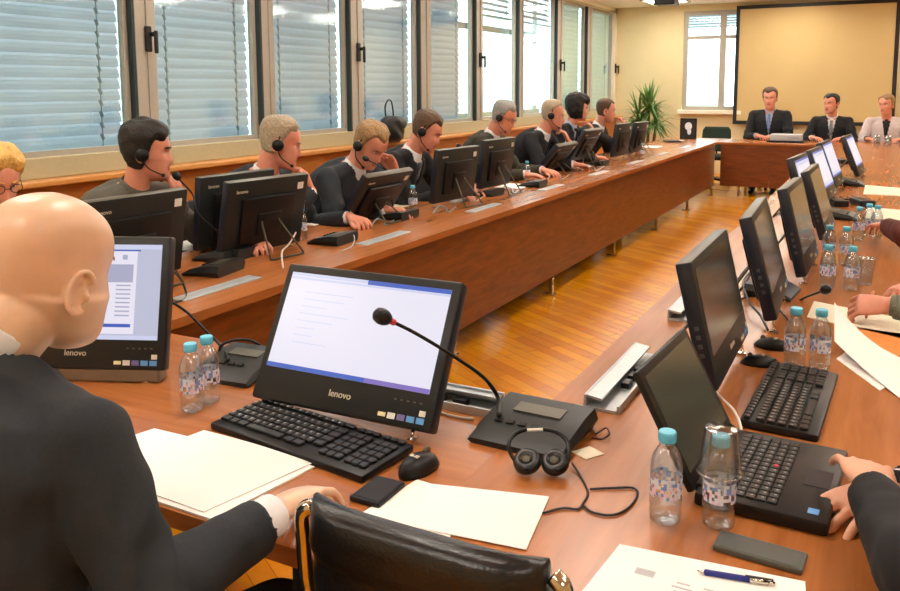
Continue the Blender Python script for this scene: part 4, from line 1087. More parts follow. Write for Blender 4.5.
        link('hair', bm, hair, t, True)
    if glasses:
        bm = B()
        for sg in (-1, 1):
            c = V((sg*0.032, 0.092, 0.0)); tube(bm, [Mh @ ((c+V((0.022*math.cos(a), -0.004*abs(math.cos(a)), 0.016*math.sin(a))))*s) for a in [2*PI*k/16 for k in range(17)]], 0.0016*s, 6)
            tube(bm, [Mh @ (V((sg*0.054, 0.088, 0.003))*s), Mh @ (V((sg*0.074, 0.04, 0.006))*s), Mh @ (V((sg*0.078, -0.01, 0.004))*s)], 0.0016*s, 6)
        tube(bm, [Mh @ (V((-0.010, 0.094, 0.002))*s), Mh @ (V((0.010, 0.094, 0.002))*s)], 0.0016*s, 6)
        link('glasses', bm, 'plastic2', t, True)
    # ---- clothes
    ctr = lambda a: a
    bm = B(); torso(bm, P, N, Rv, s, 0.005, 0.1, 0.95)
    capsule(bm, N-V((0, 0, 0.035)), N-V((0, 0, 0.012)), 0.060*s, 0.054*s, 24)
    me = remeshed(bm, 0.009, 2); mesh_obj('shirt', me, shirt, t)
    bm = B(); torso(bm, P, N, Rv, s, 0.022, 0.0, 0.965, wide=wide)
    for sd in 'RL':
        S, E, W = sh[sd], el[sd], wr[sd]
        capsule(bm, S, E, 0.063*s, 0.054*s); capsule(bm, E, W-(W-E).normalized()*0.016, 0.054*s, 0.042*s)
        capsule(bm, S, bez(P, (P+N)/2-fw*0.05*s, N, 0.86), 0.062*s, 0.07*s)
        capsule(bm, S, N-updir*0.03*s, 0.055*s, 0.055*s)
    me = remeshed(bm, 0.009 if voxel > 0.0045 else 0.007, 4)
    b2 = bmesh.new(); b2.from_mesh(me); kill = []
    # fabric folds
    for v in b2.verts:
        for sd in 'RL':
            dE = (v.co-el[sd]).length
            if dE < 0.16*s:
                ax = (wr[sd]-sh[sd]).normalized(); u = (v.co-el[sd]).dot(ax)
                v.co += v.normal*0.007*math.sin(u*85+noise.noise(v.co*9)*4)*(1-dE/(0.16*s))
        nn = noise.noise(V((v.co.x*7, v.co.y*7, v.co.z*14))); v.co += v.normal*(0.006*nn*abs(nn)*2.2+0.0025*noise.noise(v.co*22))
    if opening:
        for f in b2.faces:
            c = f.calc_center_median()-N; up = c.dot(updir); fo = c.dot(fw); xx = abs(c.dot(Rv))
            if fo > 0.0 and -0.30*s < up < 0.05*s and xx < (0.050*(1+up/(0.30*s)) if up < 0 else 0.050)*s: kill.append(f)
            elif (W0 := (sk-N).normalized()) and up > -0.02*s and (c-W0*c.dot(W0)).length < 0.067*s: kill.append(f)
    for sd in 'RL':
        ax = (wr[sd]-el[sd]).normalized()
        for f in b2.faces:
            c = f.calc_center_median()-wr[sd]
            if c.dot(ax) > -cuff*s and c.length < 0.085*s: kill.append(f)
    bmesh.ops.delete(b2, geom=list(set(kill)), context='FACES')
    b2.to_mesh(me); b2.free()
    jo = mesh_obj('jacket' if suit.startswith('suit') else 'top', me, suit, t)
    sd_ = jo.modifiers.new('thick', 'SOLIDIFY'); sd_.thickness = 0.006; sd_.offset = -1
    for sd in 'RL':
        ax = (wr[sd]-el[sd]).normalized(); bm = B(); W = wr[sd]
        x, y = frame_for(ax)
        loft(bm, [[W+ax*a+(x*math.cos(k*PI/12)+y*math.sin(k*PI/12))*r*s for k in range(24)] for a, r in ((-0.045*s-cuff*s*0.6, 0.0345), (-0.002*s, 0.0335), (0.002*s, 0.0325), (0.0*s, 0.030), (-0.03*s, 0.029))], cap=False)
        link('shirt_cuff', bm, shirt, t, True)
    if collar and opening:
        bm = B(); nd = (sk-N).normalized(); x, y = Rv, nd.cross(Rv).normalized()
        if y.dot(fw) < 0: y = -y
        rings = []
        for a, r in ((-0.022, 0.069), (0.006, 0.066), (0.028, 0.063), (0.032, 0.061), (0.018, 0.059), (-0.02, 0.060)):
            rings.append([N+nd*(a*s - 0.022*s*max(0, math.sin(k*PI/16)))+(x*math.cos(k*PI/16)+y*math.sin(k*PI/16))*r*s for k in range(32)])
        loft(bm, rings, cap=False); link('shirt_collar', bm, shirt, t, True)
        bm = B(); rings = []
        for a, r in ((-0.05, 0.092), (-0.01, 0.084), (0.008, 0.076), (0.006, 0.070), (-0.04, 0.072)):
            rings.append([N+nd*(a*s - 0.012*s)+(x*math.cos(q)+y*math.sin(q))*r*s for q in [PI*0.84+PI*1.32*k/24 for k in range(25)]])
        loft(bm, rings, cap=False, closed=False)
        jc = link('jacket_collar', bm, suit, t, True)
        md = jc.modifiers.new('thick', 'SOLIDIFY'); md.thickness = 0.004
    if tie and opening:
        bm = B(); mid = (P+N)/2-fw*0.05*s; rings = []
        for k in range(9):
            tt = 0.955-0.42*k/8; c = bez(P, mid, N, tt); tg = (bez(P, mid, N, tt+0.01)-bez(P, mid, N, tt-0.01)).normalized(); f = tg.cross(Rv).normalized()
            if f.dot(fw) < 0: f = -f
            d = interp([(0.0, 0.125), (0.3, 0.115), (0.6, 0.125), (0.78, 0.115), (0.88, 0.095), (0.95, 0.075), (1.0, 0.062)], tt)[0]*s+0.012
            w = (0.018 if k == 0 else 0.013+0.016*k/8)*s
            q = c+f*d; rings.append([q-Rv*w, q-Rv*w+f*0.006, q+Rv*w+f*0.006, q+Rv*w])
        loft(bm, rings); link('tie', bm, tie, t)
    if legs:
        bm = B()
        for sg in (-1, 1):
            hip = P+V((sg*0.09*s, 0.02, -0.02)); kn = hip+V((sg*0.03, 0.42*s, -0.03)); an = V((kn.x, kn.y+0.02, 0.10))
            capsule(bm, hip, kn, 0.086*s, 0.066*s); capsule(bm, kn, an, 0.064*s, 0.05*s)
        ell(bm, P-V((0, 0, 0.01)), (0.17*s, 0.125*s, 0.09*s))
        me = remeshed(bm, 0.014, 3); mesh_obj('trousers', me, suit if suit.startswith('suit') else 'suit_black', t)
        for sg in (-1, 1):
            hip = P+V((sg*0.09*s, 0.02, -0.02)); kn = hip+V((sg*0.03, 0.42*s, -0.03)); bm = B()
            rings = []
            for yy, ww, hh in ((-0.06, 0.02, 0.05), (-0.05, 0.036, 0.085), (0.0, 0.04, 0.095), (0.06, 0.043, 0.065), (0.13, 0.045, 0.05), (0.18, 0.034, 0.038), (0.20, 0.014, 0.02)):
                rings.append([(kn.x+ww*math.cos(a), kn.y+0.02+yy, max(0.0, hh*0.5+hh*0.5*math.sin(a))) for a in [2*PI*k/14 for k in range(14)]])
            loft(bm, rings); link('shoe', bm, 'leather', t, True)
    if headset:
        W4 = Matrix.Translation((root[0], root[1], 0)) @ Matrix.Rotation(rz, 4, 'Z') @ Mh
        loc = W4 @ V((0, -0.005, 0))
        h = thing('headset', headset, 'headset', loc)
        Q = Matrix.Translation(-loc) @ W4
        bm = B(); pts = [(0.086*math.cos(a), -0.005-0.004, -0.004+0.128*math.sin(a)+0.0) for a in [PI*k/16 for k in range(17)]]
        hb = 0.0 if style != 'bushy' else 0.035
        tube(bm, [Q @ (V((p[0]*(1+hb*2), p[1], p[2]+hb*math.sin(PI*k/16)))*s) for k, p in enumerate(pts)], 0.005*s); link('headband', bm, 'plastic2', h, True)
        for sg in (-1, 1):
            bm = B(); lathe(bm, [(0.001, -0.010), (0.022, -0.010), (0.028, -0.004), (0.028, 0.006), (0.022, 0.013), (0.001, 0.015)])
            bmesh.ops.transform(bm, matrix=Q @ Matrix.Scale(s, 4) @ Matrix.Translation((sg*(0.087+hb*0.4), -0.009, -0.008)) @ Matrix.Rotation(sg*PI/2, 4, 'Y'), verts=bm.verts[:]); link('ear_cup', bm, 'plastic2', h, True)
        bm = B(); tube(bm, [Q @ (V((0.094, -0.005, -0.03))*s), Q @ (V((0.092, 0.02, -0.062))*s), Q @ (V((0.07, 0.07, -0.088))*s)], 0.0028*s, smooth=5); ell(bm, Q @ (V((0.068, 0.074, -0.089))*s), (0.008*s,)*3)
        link('microphone_boom', bm, 'plastic2', h, True)
    return t, wr, el

def office_chair(label, x, y, rz, m='fabric_black', group='office chairs at the tables', back=0.92):
    t = thing('office_chair', label, 'chair', (x, y, 0), rz, group)
    bm = B(); box(bm, (0, 0.02, 0.435), (0.46, 0.46, 0.075), bev=0.03, seg=3); smooth_by_angle(link('seat', bm, m, t), 50)
    bm = B(); rings = []
    for k in range(9):
        z = 0.50+(back-0.50)*k/8; yb = -0.245-0.05*(k/8); w = 0.22*(0.93+0.07*math.sin(PI*k/8))-(0.03 if k in (0, 8) else 0)
        rings.append([(w*math.copysign(abs(math.cos(a))**0.5, math.cos(a)), yb+0.032*math.copysign(abs(math.sin(a))**0.6, math.sin(a))+0.03*(abs(math.cos(a))), z) for a in [2*PI*j/24 for j in range(24)]])
    loft(bm, rings); link('backrest', bm, m, t, True)
    bm = B(); tube(bm, [(0, -0.05, 0.39), (0, -0.27, 0.41), (0, -0.285, 0.56)], 0.014, smooth=4); link('back_bracket', bm, 'plastic2', t, True)
    bm = B(); cyl(bm, (0, 0, 0.09), (0, 0, 0.40), 0.025); link('gas_column', bm, 'chrome', t)
    for k in range(5):
        a = 2*PI*k/5+0.3; bm = B(); tube(bm, [(0, 0, 0.105), (0.27*math.cos(a), 0.27*math.sin(a), 0.065)], [0.022, 0.016]); link('base_arm', bm, 'plastic2', t, True)
        bm = B(); c = V((0.27*math.cos(a), 0.27*math.sin(a), 0.027)); x_ = V((-math.sin(a), math.cos(a), 0))*0.018; cyl(bm, c-x_, c+x_, 0.027); link('caster', bm, 'plastic2', t, True)
    return t
QP = -PI/2       # facing the aisle from the window side
def face(dx, dy): return math.degrees(math.atan2(-dx, dy))+90.0     # head yaw in the frame of a person facing +x
XH = -2.90
def left(label, u, v, fdir, pitch, pel=-3.22, x=XH, roll=0, hand_px=None, **k):
    h = px(u, v, x)
    s = k.get('s', 1.1)
    root = (pel, h.y - 0.02)
    return person(label, root, QP, h, (face(*fdir), pitch, roll), **k), h

def onface(h, dx, dy, dz): return V((h.x+dx, h.y+dy, h.z+dz))
# 1 blonde woman at the left edge
h = px(-5, 181, -2.88)
person('woman with blonde hair and glasses at the left edge of the window side', (-3.2, h.y-0.02), QP, h, (face(0.93, -0.1), 16, 0), s=1.0, skin='skin_pink', suit='suit_grey', hair='hair_blond', style='full', tie=None, glasses=True,
       rw=(-2.62, h.y-0.2, T+0.05), rd=(1, 0.2, -0.1), lw=(-2.62, h.y+0.2, T+0.05), ld=(1, -0.2, -0.1), jaw=0.92)
# 2 young man
h = px(148, 152, -2.95)
person('young man with black hair, grey jacket and headset, hand at his mouth', (-3.28, h.y-0.1), QP, h, (face(0.78, 0.62), 4, 0), s=1.06, skin='skin_pink', suit='suit_grey', hair='hair_black', style='full', shirt='suit_grey', tie=None, jaw=0.93,
       rw=onface(h, 0.06, 0.13, -0.245), rd=(-0.15, -0.05, 0.95), rn=(-0.75, -0.6, 0.1), rpole=(0.2, 0.5, -0.7), lw=(-2.62, h.y+0.28, T+0.05), ld=(1, -0.3, -0.05), curl=0.8,
       headset='black headset on the young man with black hair')
# 3 grey-haired man, hand on face
h = px(281, 143, -2.86)
person('grey-haired man in dark suit with headset, hand covering his mouth', (-3.25, h.y-0.08), QP, h, (face(0.8, 0.6), 14, 0), s=1.12, skin='skin_pink', suit='suit_char', hair='hair_grey', style='short',
       rw=onface(h, 0.10, 0.12, -0.27), rd=(-0.25, -0.1, 0.95), rn=(-0.7, -0.6, 0.1), rpole=(0.3, 0.4, -0.8), lw=(-2.6, h.y+0.25, T+0.05), ld=(1, -0.3, -0.05), curl=0.7,
       headset='black headset on the grey-haired man with hand over mouth')
# 4 sandy-haired man, head bowed, hand to temple
h = px(370, 145, -2.82)
person('sandy-haired man in dark suit with headset, head bowed, hand to his temple', (-3.25, h.y-0.12), QP, h, (face(0.98, -0.12), 36, 0), s=1.15, skin='skin_pink', suit='suit_char', hair='hair_sandy', style='short', tie='tie_dark', shoulders=1.15,
       lw=onface(h, 0.10, 0.15, -0.20), ld=(-0.25, -0.25, 0.9), ln=(-0.35, -0.9, 0.1), lpole=(-0.5, 0.5, -0.7), rw=(-2.58, h.y-0.22, T+0.05), rd=(0.9, 0.5, -0.05), curl=0.5,
       headset='black headset on the sandy-haired man with bowed head')
# 5 brown-haired man, head down
h = px(427, 131, -2.86)
person('brown-haired man in black suit with headset, looking down', (-3.25, h.y-0.14), QP, h, (face(0.95, 0.25), 28, 0), s=1.12, skin='skin_pink', suit='suit_black', hair='hair_brown', style='short',
       rw=(-2.6, h.y-0.16, T+0.05), rd=(0.95, 0.3, -0.05), lw=(-2.6, h.y+0.2, T+0.05), ld=(0.95, -0.3, -0.05), headset='black headset on the brown-haired man looking down')
# 6 silver-haired man with glasses
h = px(504, 117, -2.88)
person('silver-haired man in dark olive suit with glasses and headset, looking down', (-3.25, h.y-0.1), QP, h, (face(0.97, 0.12), 24, 0), s=1.1, skin='skin_pink', suit='suit_olive', hair='hair_silver', style='short', tie='tie_wine', glasses=True,
       rw=(-2.6, h.y-0.2, T+0.05), rd=(0.95, 0.3, -0.05), lw=(-2.6, h.y+0.2, T+0.05), ld=(0.95, -0.3, -0.05), headset='black headset on the silver-haired man with glasses')
# 7 balding man, chin on hand
h = px(553, 115, -2.84)
person('balding grey-haired man in black suit with chin propped on his hand', (-3.28, h.y-0.16), QP, h, (face(0.95, 0.3), 12, 0), s=1.16, skin='skin_pink', suit='suit_black', hair='hair_grey', style='thin',
       lw=onface(h, 0.13, 0.10, -0.27), ld=(-0.35, -0.2, 0.9), ln=(-0.9, -0.3, 0.1), lpole=(-0.2, 0.6, -0.7), rw=(-2.5, h.y-0.35, T+0.06), rd=(0.8, 0.6, -0.1), curl=0.8, shoulders=1.1,
       headset='black headset on the balding man with chin on hand')
# 8 bushy dark hair
h = px(578, 109, -2.86)
person('person with bushy dark hair in a dark suit, hand raised to the mouth', (-3.22, h.y-0.05), QP, h, (face(0.85, 0.5), 4, 0), s=1.06, skin='skin_pink', suit='suit_black', hair='hair_black', style='bushy', shirt='shirt_blue', tie=None,
       lw=onface(h, 0.14, 0.12, -0.25), ld=(-0.4, -0.3, 0.9), ln=(-0.9, -0.3, 0.1), lpole=(-0.2, 0.6, -0.7), rw=(-2.6, h.y-0.2, T+0.05), rd=(0.95, 0.3, -0.05), curl=0.7)
# 9 brown-haired man with raised hands
h = px(606, 111, -2.84)
person('brown-haired man in black suit with hand raised before his mouth, last on window side', (-3.2, h.y-0.05), QP, h, (face(0.9, 0.42), 6, 0), s=1.1, skin='skin_pink', suit='suit_black', hair='hair_brown', style='short',
       rw=onface(h, 0.20, 0.10, -0.20), rd=(-0.3, 0.1, 0.9), rn=(-0.9, -0.3, 0.1), rpole=(0.3, 0.5, -0.8), lw=(-2.6, h.y+0.2, T+0.05), ld=(0.95, -0.3, -0.05), curl=0.9)
# far side
def far(label, u, v, y, **k):
    h = py(u, v, y)
    hd = k.pop('hrot', (0, 0, 0))
    return person(label, (h.x, y+0.12), PI, h, hd, **k), h
yy = 12.84
h = py(770, 98, yy)
person('man in black suit with blue tie, left of the three before the screen', (h.x, yy+0.12), PI, h, (0, 8, 0), s=1.2, skin='skin_pink', suit='suit_black', shirt='shirt_blue', tie='tie_blue', hair='hair_brown', style='short', shoulders=1.08,
       rw=(h.x-0.12, yy-0.30, T+0.06), rd=(0.6, -0.7, 0), lw=(h.x+0.12, yy-0.30, T+0.06), ld=(-0.6, -0.7, 0), rpole=(0.5, -0.3, -0.8), lpole=(-0.5, -0.3, -0.8))
h = py(831, 104, yy)
person('man in black suit with grey tie looking sideways, middle before the screen', (h.x, yy+0.12), PI, h, (-28, 2, 0), s=1.15, skin='skin_pink', suit='suit_black', tie='tie_grey', hair='hair_black', style='short', shoulders=1.05,
       rw=(h.x-0.2, yy-0.30, T+0.05), rd=(0.6, -0.7, 0), lw=(h.x+0.2, yy-0.30, T+0.05), ld=(-0.6, -0.7, 0), rpole=(0.5, -0.3, -0.8), lpole=(-0.5, -0.3, -0.8))
h = py(886, 105, yy)
person('woman in pale cardigan over a black top, right before the screen', (h.x, yy+0.12), PI, h, (-24, 2, 0), s=1.12, skin='skin_pink', suit='cardigan', shirt='fabric_black', tie=None, hair='hair_sandy', style='bun', jaw=0.9, shoulders=1.05, collar=False,
       rw=(h.x-0.2, yy-0.30, T+0.05), rd=(0.6, -0.7, 0), lw=(h.x+0.2, yy-0.30, T+0.05), ld=(-0.6, -0.7, 0))
# right side, mostly outside the frame
person('person at the lower right edge in dark suit, hands on the table by the laptop', (0.55, 1.62), PI/2, (0.36, 1.66, 1.22), (0, 12, 0), s=1.05, skin='skin', suit='suit_black', hair='hair_brown', style='short', voxel=0.0035,
       lw=tuple(pz(875, 492, T+0.085)), ld=(-0.16, 0.97, 0.0), ln=(-0.15, 0, -1), lelbow=tuple(pz(875, 492, T+0.085)+V((0.05, -0.255, 0.01))), rw=tuple(pz(868, 492, T+0.03)+V((0.02, 0.02, 0))), rd=(-0.55, -0.8, -0.06), rn=(0.0, 0.0, -1), relbow=(0.27, 1.76, 0.775), curl=0.3)
(pp, w_, e_) = person('person at the right edge in green-grey sweater, writing with a pen', (0.60, 3.02), PI/2, (0.42, 3.0, 1.22), (0, 18, 0), s=1.02, skin='skin_pink', suit='sweater', shirt='sweater', hair='hair_sandy', style='short', tie=None, opening=False, voxel=0.005,
       lw=(0.045, 2.90, T+0.075), ld=(-0.95, 0.15, -0.12), ln=(0, 0.55, -0.8), lelbow=(0.30, 2.85, 0.80), rw=(0.12, 3.35, T+0.05), rd=(-0.5, -0.85, -0.1), rn=(0, 0, -1), curl=0.75)
person('person farther up the right side in maroon sleeve, arm on the table', (0.55, 4.62), PI/2, (0.45, 4.62, 1.22), (0, 10, 0), s=1.02, skin='skin_pink', suit='maroon', shirt='maroon', hair='hair_brown', style='short', tie=None, opening=False,
       lw=(0.03, 4.40, T+0.10), ld=(-0.4, 0.9, -0.1), ln=(0, 0, -1), lelbow=(0.10, 4.16, 0.84), rw=(0.15, 4.9, T+0.05), rd=(-0.7, -0.7, 0), rn=(0, 0, -1))
a, b = pz(873, 300, T+0.055), pz(866, 318, T+0.006)
t = thing('ballpoint_pen', 'tan pen in the writing hand on the right table', 'pen', b)
bm = B(); cyl(bm, V((0, 0, 0.002)), a-b+V((0, 0, 0.03)), 0.0045); link('barrel', bm, 'redtan', t, True)
bm = B(); cyl(bm, V((0, 0, -0.002)), V((0, 0, 0.004)), 0.001, 0.004); link('tip', bm, 'plastic2', t)
# the bald man in front
hb = CAM + ray(51, 271)*1.32
person('bald man in charcoal suit seen from behind at the near table', (hb.x+0.02, hb.y-0.16), R(-6), hb, (8, 10, 4), s=1.06, skin='skin_pale', suit='suit_char', style='bald', tie='tie_dark', voxel=0.0035, shoulders=1.15, shyaw=-6, nshift=(-0.045, 0.0, 0.045), ear_dz=-0.010, rsh=tuple(CAM+ray(84, 444)*1.17), wide=1.25, cuff=0.04,
       rw=tuple(CAM+ray(272, 515)*1.36), rd=(-0.12, 0.97, -0.10), rn=(0.3, 0.0, -1), relbow=tuple(CAM+ray(148, 602)*1.13), lw=(-1.52, 1.09, T+0.05), ld=(0.1, 0.98, 0), ln=(0, 0, -1), curl=0.45, jaw=1.12)

# chairs under and beside the people
cl = [('first', 181, 2), ]
for k, (x, y, lab) in enumerate([(-3.30, 1.97, 'black office chair under the blonde woman at the left edge'), (-3.36, 2.62, 'black office chair under the young man with black hair'), (-3.34, 3.50, 'black office chair under the grey-haired man with hand over mouth'),
        (-3.34, 4.26, 'black office chair under the sandy-haired man'), (-3.34, 5.0, 'black office chair under the head-down brown-haired man'), (-3.34, 6.3, 'black office chair under the silver-haired man'),
        (-3.36, 7.35, 'black office chair under the balding man'), (-3.34, 8.3, 'black office chair under the bushy-haired person'), (-3.30, 9.05, 'black office chair under the last man on the window side')]):
    if k == 0: ch0 = office_chair(lab, x, y, QP, back=0.84)
    else: dup(ch0, (x, y, 0), QP, lab)
for x, lab in ((-1.50, 'black office chair under the man with blue tie'), (-0.70, 'black office chair under the man with grey tie'), (-0.02, 'black office chair under the woman in pale cardigan')):
    dup(ch0, (x, yy+0.16, 0), PI, lab)
for x, y, lab in ((0.62, 1.62, 'black office chair at the lower right edge'), (0.66, 3.02, 'black office chair under the writing person'), (0.62, 4.62, 'black office chair under the person in maroon')):
    dup(ch0, (x, y, 0), PI/2, lab)
dup(ch0, (-1.13, hb.y-0.16, 0), R(-6), 'black office chair under the bald man')
p = py(717, 124, 13.35)
office_chair('empty dark green chair at the far corner left of the man with blue tie', p.x, 13.1, PI, 'fabric_green', back=0.88)

# leather armchair in front
c = V((-0.553, 1.002, 0)); rz = R(-1)
t = thing('leather_armchair', 'empty black leather chair with chrome arms at the bottom of the picture', 'chair', (c.x, c.y, 0), rz)
W2 = 0.200; ztop = 0.862
bm = B(); rings = []
prof = [(0.50, 0.016), (0.51, 0.024), (0.56, 0.026), (0.66, 0.026), (0.77, 0.024), (0.788, 0.016), (0.798, 0.022), (0.82, 0.030), (0.852, 0.034), (0.875, 0.028), (0.885, 0.014)]
for z, d in prof:
    w = W2-(0.008 if z > 0.85 or z < 0.51 else 0); yo = 0.0-0.03*(z-0.5)/0.36
    rings.append([(w*math.copysign(abs(math.cos(a))**0.35, math.cos(a)), yo+d*math.copysign(abs(math.sin(a))**0.7, math.sin(a))-0.028*(1-(math.cos(a))**2), z) for a in [2*PI*j/40 for j in range(40)]])
loft(bm, rings); link('backrest', bm, 'leather', t, True)
bm = B(); box(bm, (0, 0.24, 0.43), (0.40, 0.44, 0.08), bev=0.03, seg=3); smooth_by_angle(link('seat', bm, 'leather', t), 50)
for s in (-1, 1):
    bm = B(); tube(bm, [(s*0.213, 0.40, 0.46), (s*0.216, 0.40, 0.62), (s*0.216, 0.34, 0.655), (s*0.216, 0.05, 0.665), (s*0.218, -0.015, 0.70), (s*0.218, -0.03, 0.81), (s*0.214, -0.035, 0.85), (s*0.198, -0.03, 0.862)], 0.013, smooth=5); link('arm', bm, 'chrome', t, True)
    bm = B(); box(bm, (s*0.218, 0.19, 0.682), (0.045, 0.25, 0.022), bev=0.008); link('arm_pad', bm, 'leather', t)
bm = B(); cyl(bm, (0, 0.22, 0.09), (0, 0.22, 0.395), 0.028); link('gas_column', bm, 'chrome', t)
for k in range(5):
    a = 2*PI*k/5+0.3; bm = B(); tube(bm, [(0, 0.22, 0.105), (0.28*math.cos(a), 0.22+0.28*math.sin(a), 0.065)], [0.022, 0.016]); link('base_arm', bm, 'chrome', t, True)
    bm = B(); q = V((0.28*math.cos(a), 0.22+0.28*math.sin(a), 0.027)); x_ = V((-math.sin(a), math.cos(a), 0))*0.018; cyl(bm, q-x_, q+x_, 0.027); link('caster', bm, 'plastic2', t, True)

# ================================================================== FAR CORNER AND SILL
# yucca in a pot
cx_, cy_ = -3.62, 14.2
t = thing('potted_plant', 'tall green yucca plant in a pot at the far left corner', 'plant', (cx_, cy_, 0))
bm = B(); lathe(bm, [(0.001, 0.0), (0.15, 0.0), (0.19, 0.30), (0.20, 0.32), (0.18, 0.32), (0.17, 0.27), (0.001, 0.27)]); link('pot', bm, 'pot', t, True)
bm = B(); lathe(bm, [(0.001, 0.268), (0.171, 0.268), (0.168, 0.285), (0.001, 0.29)]); link('soil', bm, 'soil', t)
stems = [((0, 0), (0.02, 0.0, 1.15)), ((0.06, 0.02), (0.16, -0.05, 0.9)), ((-0.05, 0.03), (-0.16, 0.02, 1.0))]
rnd = random.Random(5)
for (a, b) in stems:
    bm = B(); tube(bm, [(a[0], a[1], 0.27), ((a[0]+b[0])/2, (a[1]+b[1])/2, b[2]*0.6), b], [0.03, 0.026, 0.022], smooth=5); link('stem', bm, 'trunk', t, True)
    bm = B()
    for k in range(62):
        az = rnd.uniform(0, 2*PI); elv = rnd.uniform(-0.45, 1.45); L = rnd.uniform(0.30, 0.52)*(1.1 if elv > 0.9 else 1); base = V(b)+V((0, 0, rnd.uniform(-0.12, 0.06)))
        d = V((math.cos(az)*math.cos(elv), math.sin(az)*math.cos(elv), math.sin(elv))); sd = V((-math.sin(az), math.cos(az), 0)); rings = []
        for j in range(7):
            u = j/6; p = base+d*L*u+V((0, 0, -0.16*L*u*u*math.cos(elv)*2)); w = 0.021*math.sin(PI*min(1, 0.12+u*0.88))+0.001
            nn = d.cross(sd)
            rings.append([p-sd*w, p+nn*w*0.25-nn*0.0, p+sd*w, p+nn*(w*0.25-0.003)])
        loft(bm, rings)
    link('leaf_crown', bm, 'leaf', t, True)
# framed picture at the far corner
p = pz(689.5, 138.5)
t = thing('picture_stand', 'black framed panel with a white emblem standing at the far table corner', 'picture frame', (p.x, p.y-0.1, T), R(12))
wv, hv = 0.235, 0.30
bm = B(); box(bm, (0, 0, hv/2), (wv-0.03, 0.012, hv-0.03)); link('panel', bm, 'black', t)
bm = B()
for s in (-1, 1): box(bm, (s*(wv/2-0.01), 0, hv/2), (0.02, 0.024, hv)); box(bm, (0, 0, hv/2+s*(hv/2-0.01)), (wv-0.04, 0.024, 0.02))
link('frame', bm, 'plastic2', t)
bm = B(); ell(bm, (0.0, -0.008, 0.185), (0.05, 0.004, 0.058)); ell(bm, (0.012, -0.008, 0.11), (0.028, 0.004, 0.05)); link('emblem', bm, 'lab_white', t, True)
bm = B(); box(bm, (0, 0.06, 0.10), (0.04, 0.006, 0.22), Matrix.Rotation(R(28), 3, 'X')); link('rear_prop', bm, 'plastic2', t)
p = pz(672, 142); t = thing('mobile_phone', 'dark flat device lying by the framed panel at the far corner', 'phone', (p.x, p.y, T), 0.4)
bm = B(); box(bm, (0, 0, 0.012), (0.2, 0.28, 0.024), bev=0.008); link('body', bm, 'plastic2', t)
bm = B(); box(bm, (0, 0, 0.0245), (0.14, 0.16, 0.002)); link('display', bm, 'navy_edge', t)
# grey laptop-like document box before the first far man
p = pz(789, 140.5)
t = thing('document_tray', 'grey document tray on the far table before the man with blue tie', 'tray', (p.x, 12.22, T))
bm = B(); box(bm, (0, 0, 0.012), (0.46, 0.30, 0.024), bev=0.004); link('tray_base', bm, 'plastic2', t)
bm = B(); box(bm, (0, 0.0, 0.066), (0.40, 0.24, 0.085), bev=0.006); link('paper_stack', bm, 'print', t)
bm = B(); box(bm, (-0.1, -0.122, 0.05), (0.12, 0.004, 0.03)); box(bm, (0.09, -0.122, 0.07), (0.1, 0.004, 0.03)); link('tab', bm, 'alu', t)
# black bag with a loop handle on the window sill
h = px(392, 122, -4.26)
t = thing('camera_bag', 'dark bag with loop handle on the window sill behind the sandy-haired man', 'bag', (-4.26, h.y, 0.9755))
ht = h.z+0.06-0.9755
bm = B(); rings = []
for k in range(10):
    u = k/9; rr = 0.17*(0.85+0.25*math.sin(PI*(0.15+0.75*u)))*(0.75 if k in (0, 9) else 1)
    rings.append([(0.075*math.cos(a)*rr/0.17*(1+0.1*math.sin(5*a+k)), rr*1.0*math.sin(a)*(1+0.05*math.sin(7*a+2*k)), ht*u) for a in [2*PI*j/28 for j in range(28)]])
loft(bm, rings); link('bag_body', bm, 'leather', t, True)
bm = B(); tube(bm, [(0, -0.11, ht-0.02), (0, -0.12, ht+0.09), (0, -0.07, ht+0.15), (0, -0.01, ht+0.14), (0, 0.02, ht+0.06), (0, 0.03, ht-0.02)], 0.008, smooth=6); link('handle', bm, 'plastic2', t, True)
bm = B(); ell(bm, (0.06, 0.09, ht*0.72), (0.045, 0.07, ht*0.24)); link('side_pocket', bm, 'phone_grey', t, True)
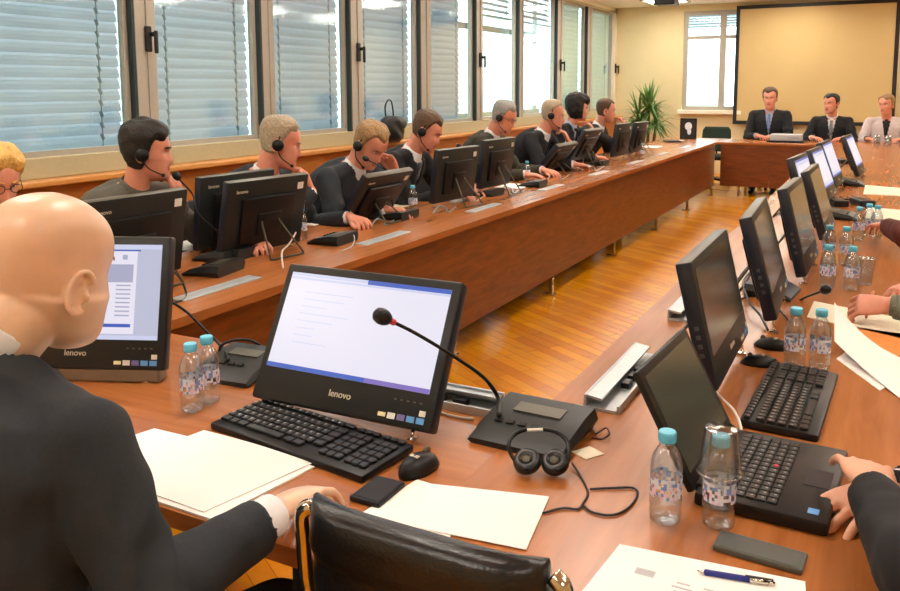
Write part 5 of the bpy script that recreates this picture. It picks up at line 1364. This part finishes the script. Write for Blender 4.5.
# glassware and small things before the woman
for k, (x, y, lab) in enumerate([(-0.10, 11.98, 'drinking glass left of the pair before the woman in pale cardigan'), (0.03, 11.98, 'drinking glass right of the pair before the woman in pale cardigan')]):
    t = thing('drinking_glass', lab, 'glass', (x, y, T), 0, 'glasses before the woman')
    bm = B(); lathe(bm, [(0.001, 0.002), (0.03, 0.0), (0.034, 0.004), (0.04, 0.13), (0.038, 0.13), (0.031, 0.01), (0.001, 0.009)], cap=False); link('glass_wall', bm, 'cup', t, True)
    bm = B(); lathe(bm, [(0.001, 0.0095), (0.0305, 0.0105), (0.035, 0.09), (0.001, 0.09)]); link('water', bm, 'pet', t, True)
for u, v, lab in ((842, 163, 'black cable box lying left of the lone far monitor'), (836, 205, 'black adapter among the cables beside the pale screens'), (862, 205, 'black adapter box beyond the bottle cluster')):
    p = pz(u, v); t = thing('power_adapter', lab, 'adapter', (p.x, p.y, T), 0.4)
    bm = B(); box(bm, (0, 0, 0.02), (0.09, 0.2, 0.04), bev=0.008); link('case', bm, 'plastic2', t)
    bm = B(); tube(bm, [(0, 0.10, 0.02), (0.03, 0.18, 0.01), (-0.05, 0.26, 0.004), (-0.14, 0.28, 0.004)], 0.005, smooth=5); link('cord', bm, 'plastic2', t, True)

# ================================================================== LIGHT, SKY, CAMERA
w = bpy.data.worlds.new('sky'); SC.world = w; w.use_nodes = True
nt = w.node_tree; bg = nt.nodes['Background']
tc = nt.nodes.new('ShaderNodeTexCoord'); sx = nt.nodes.new('ShaderNodeSeparateXYZ'); cr = nt.nodes.new('ShaderNodeValToRGB')
nt.links.new(tc.outputs['Generated'], sx.inputs['Vector']); 
mr = nt.nodes.new('ShaderNodeMapRange'); mr.inputs['From Min'].default_value = -1; nt.links.new(sx.outputs['Z'], mr.inputs['Value']); nt.links.new(mr.outputs['Result'], cr.inputs['Fac'])
cr.color_ramp.elements[0].position = 0.42; cr.color_ramp.elements[0].color = (0.62, 0.66, 0.68, 1)
cr.color_ramp.elements[1].position = 0.56; cr.color_ramp.elements[1].color = (0.86, 0.95, 1.0, 1)
nt.links.new(cr.outputs['Color'], bg.inputs['Color']); bg.inputs['Strength'].default_value = 6.5

cd = bpy.data.cameras.new('camera'); co = bpy.data.objects.new('camera', cd); COL.objects.link(co)
co.matrix_world = Matrix(((_R.x, _U.x, -_F.x, 0), (_R.y, _U.y, -_F.y, 0), (_R.z, _U.z, -_F.z, CH), (0, 0, 0, 1)))
cd.sensor_width = 36; cd.lens = FPX/900*36; cd.shift_y = -(295.5-CY)/900; cd.clip_start = 0.05
SC.camera = co
vs = SC.view_settings; vs.view_transform = 'Standard'; vs.look = 'None'; vs.exposure = 0.0; vs.gamma = 1.0; vs.use_curve_mapping = False
SC.cycles.max_bounces = 8; SC.cycles.transparent_max_bounces = 16
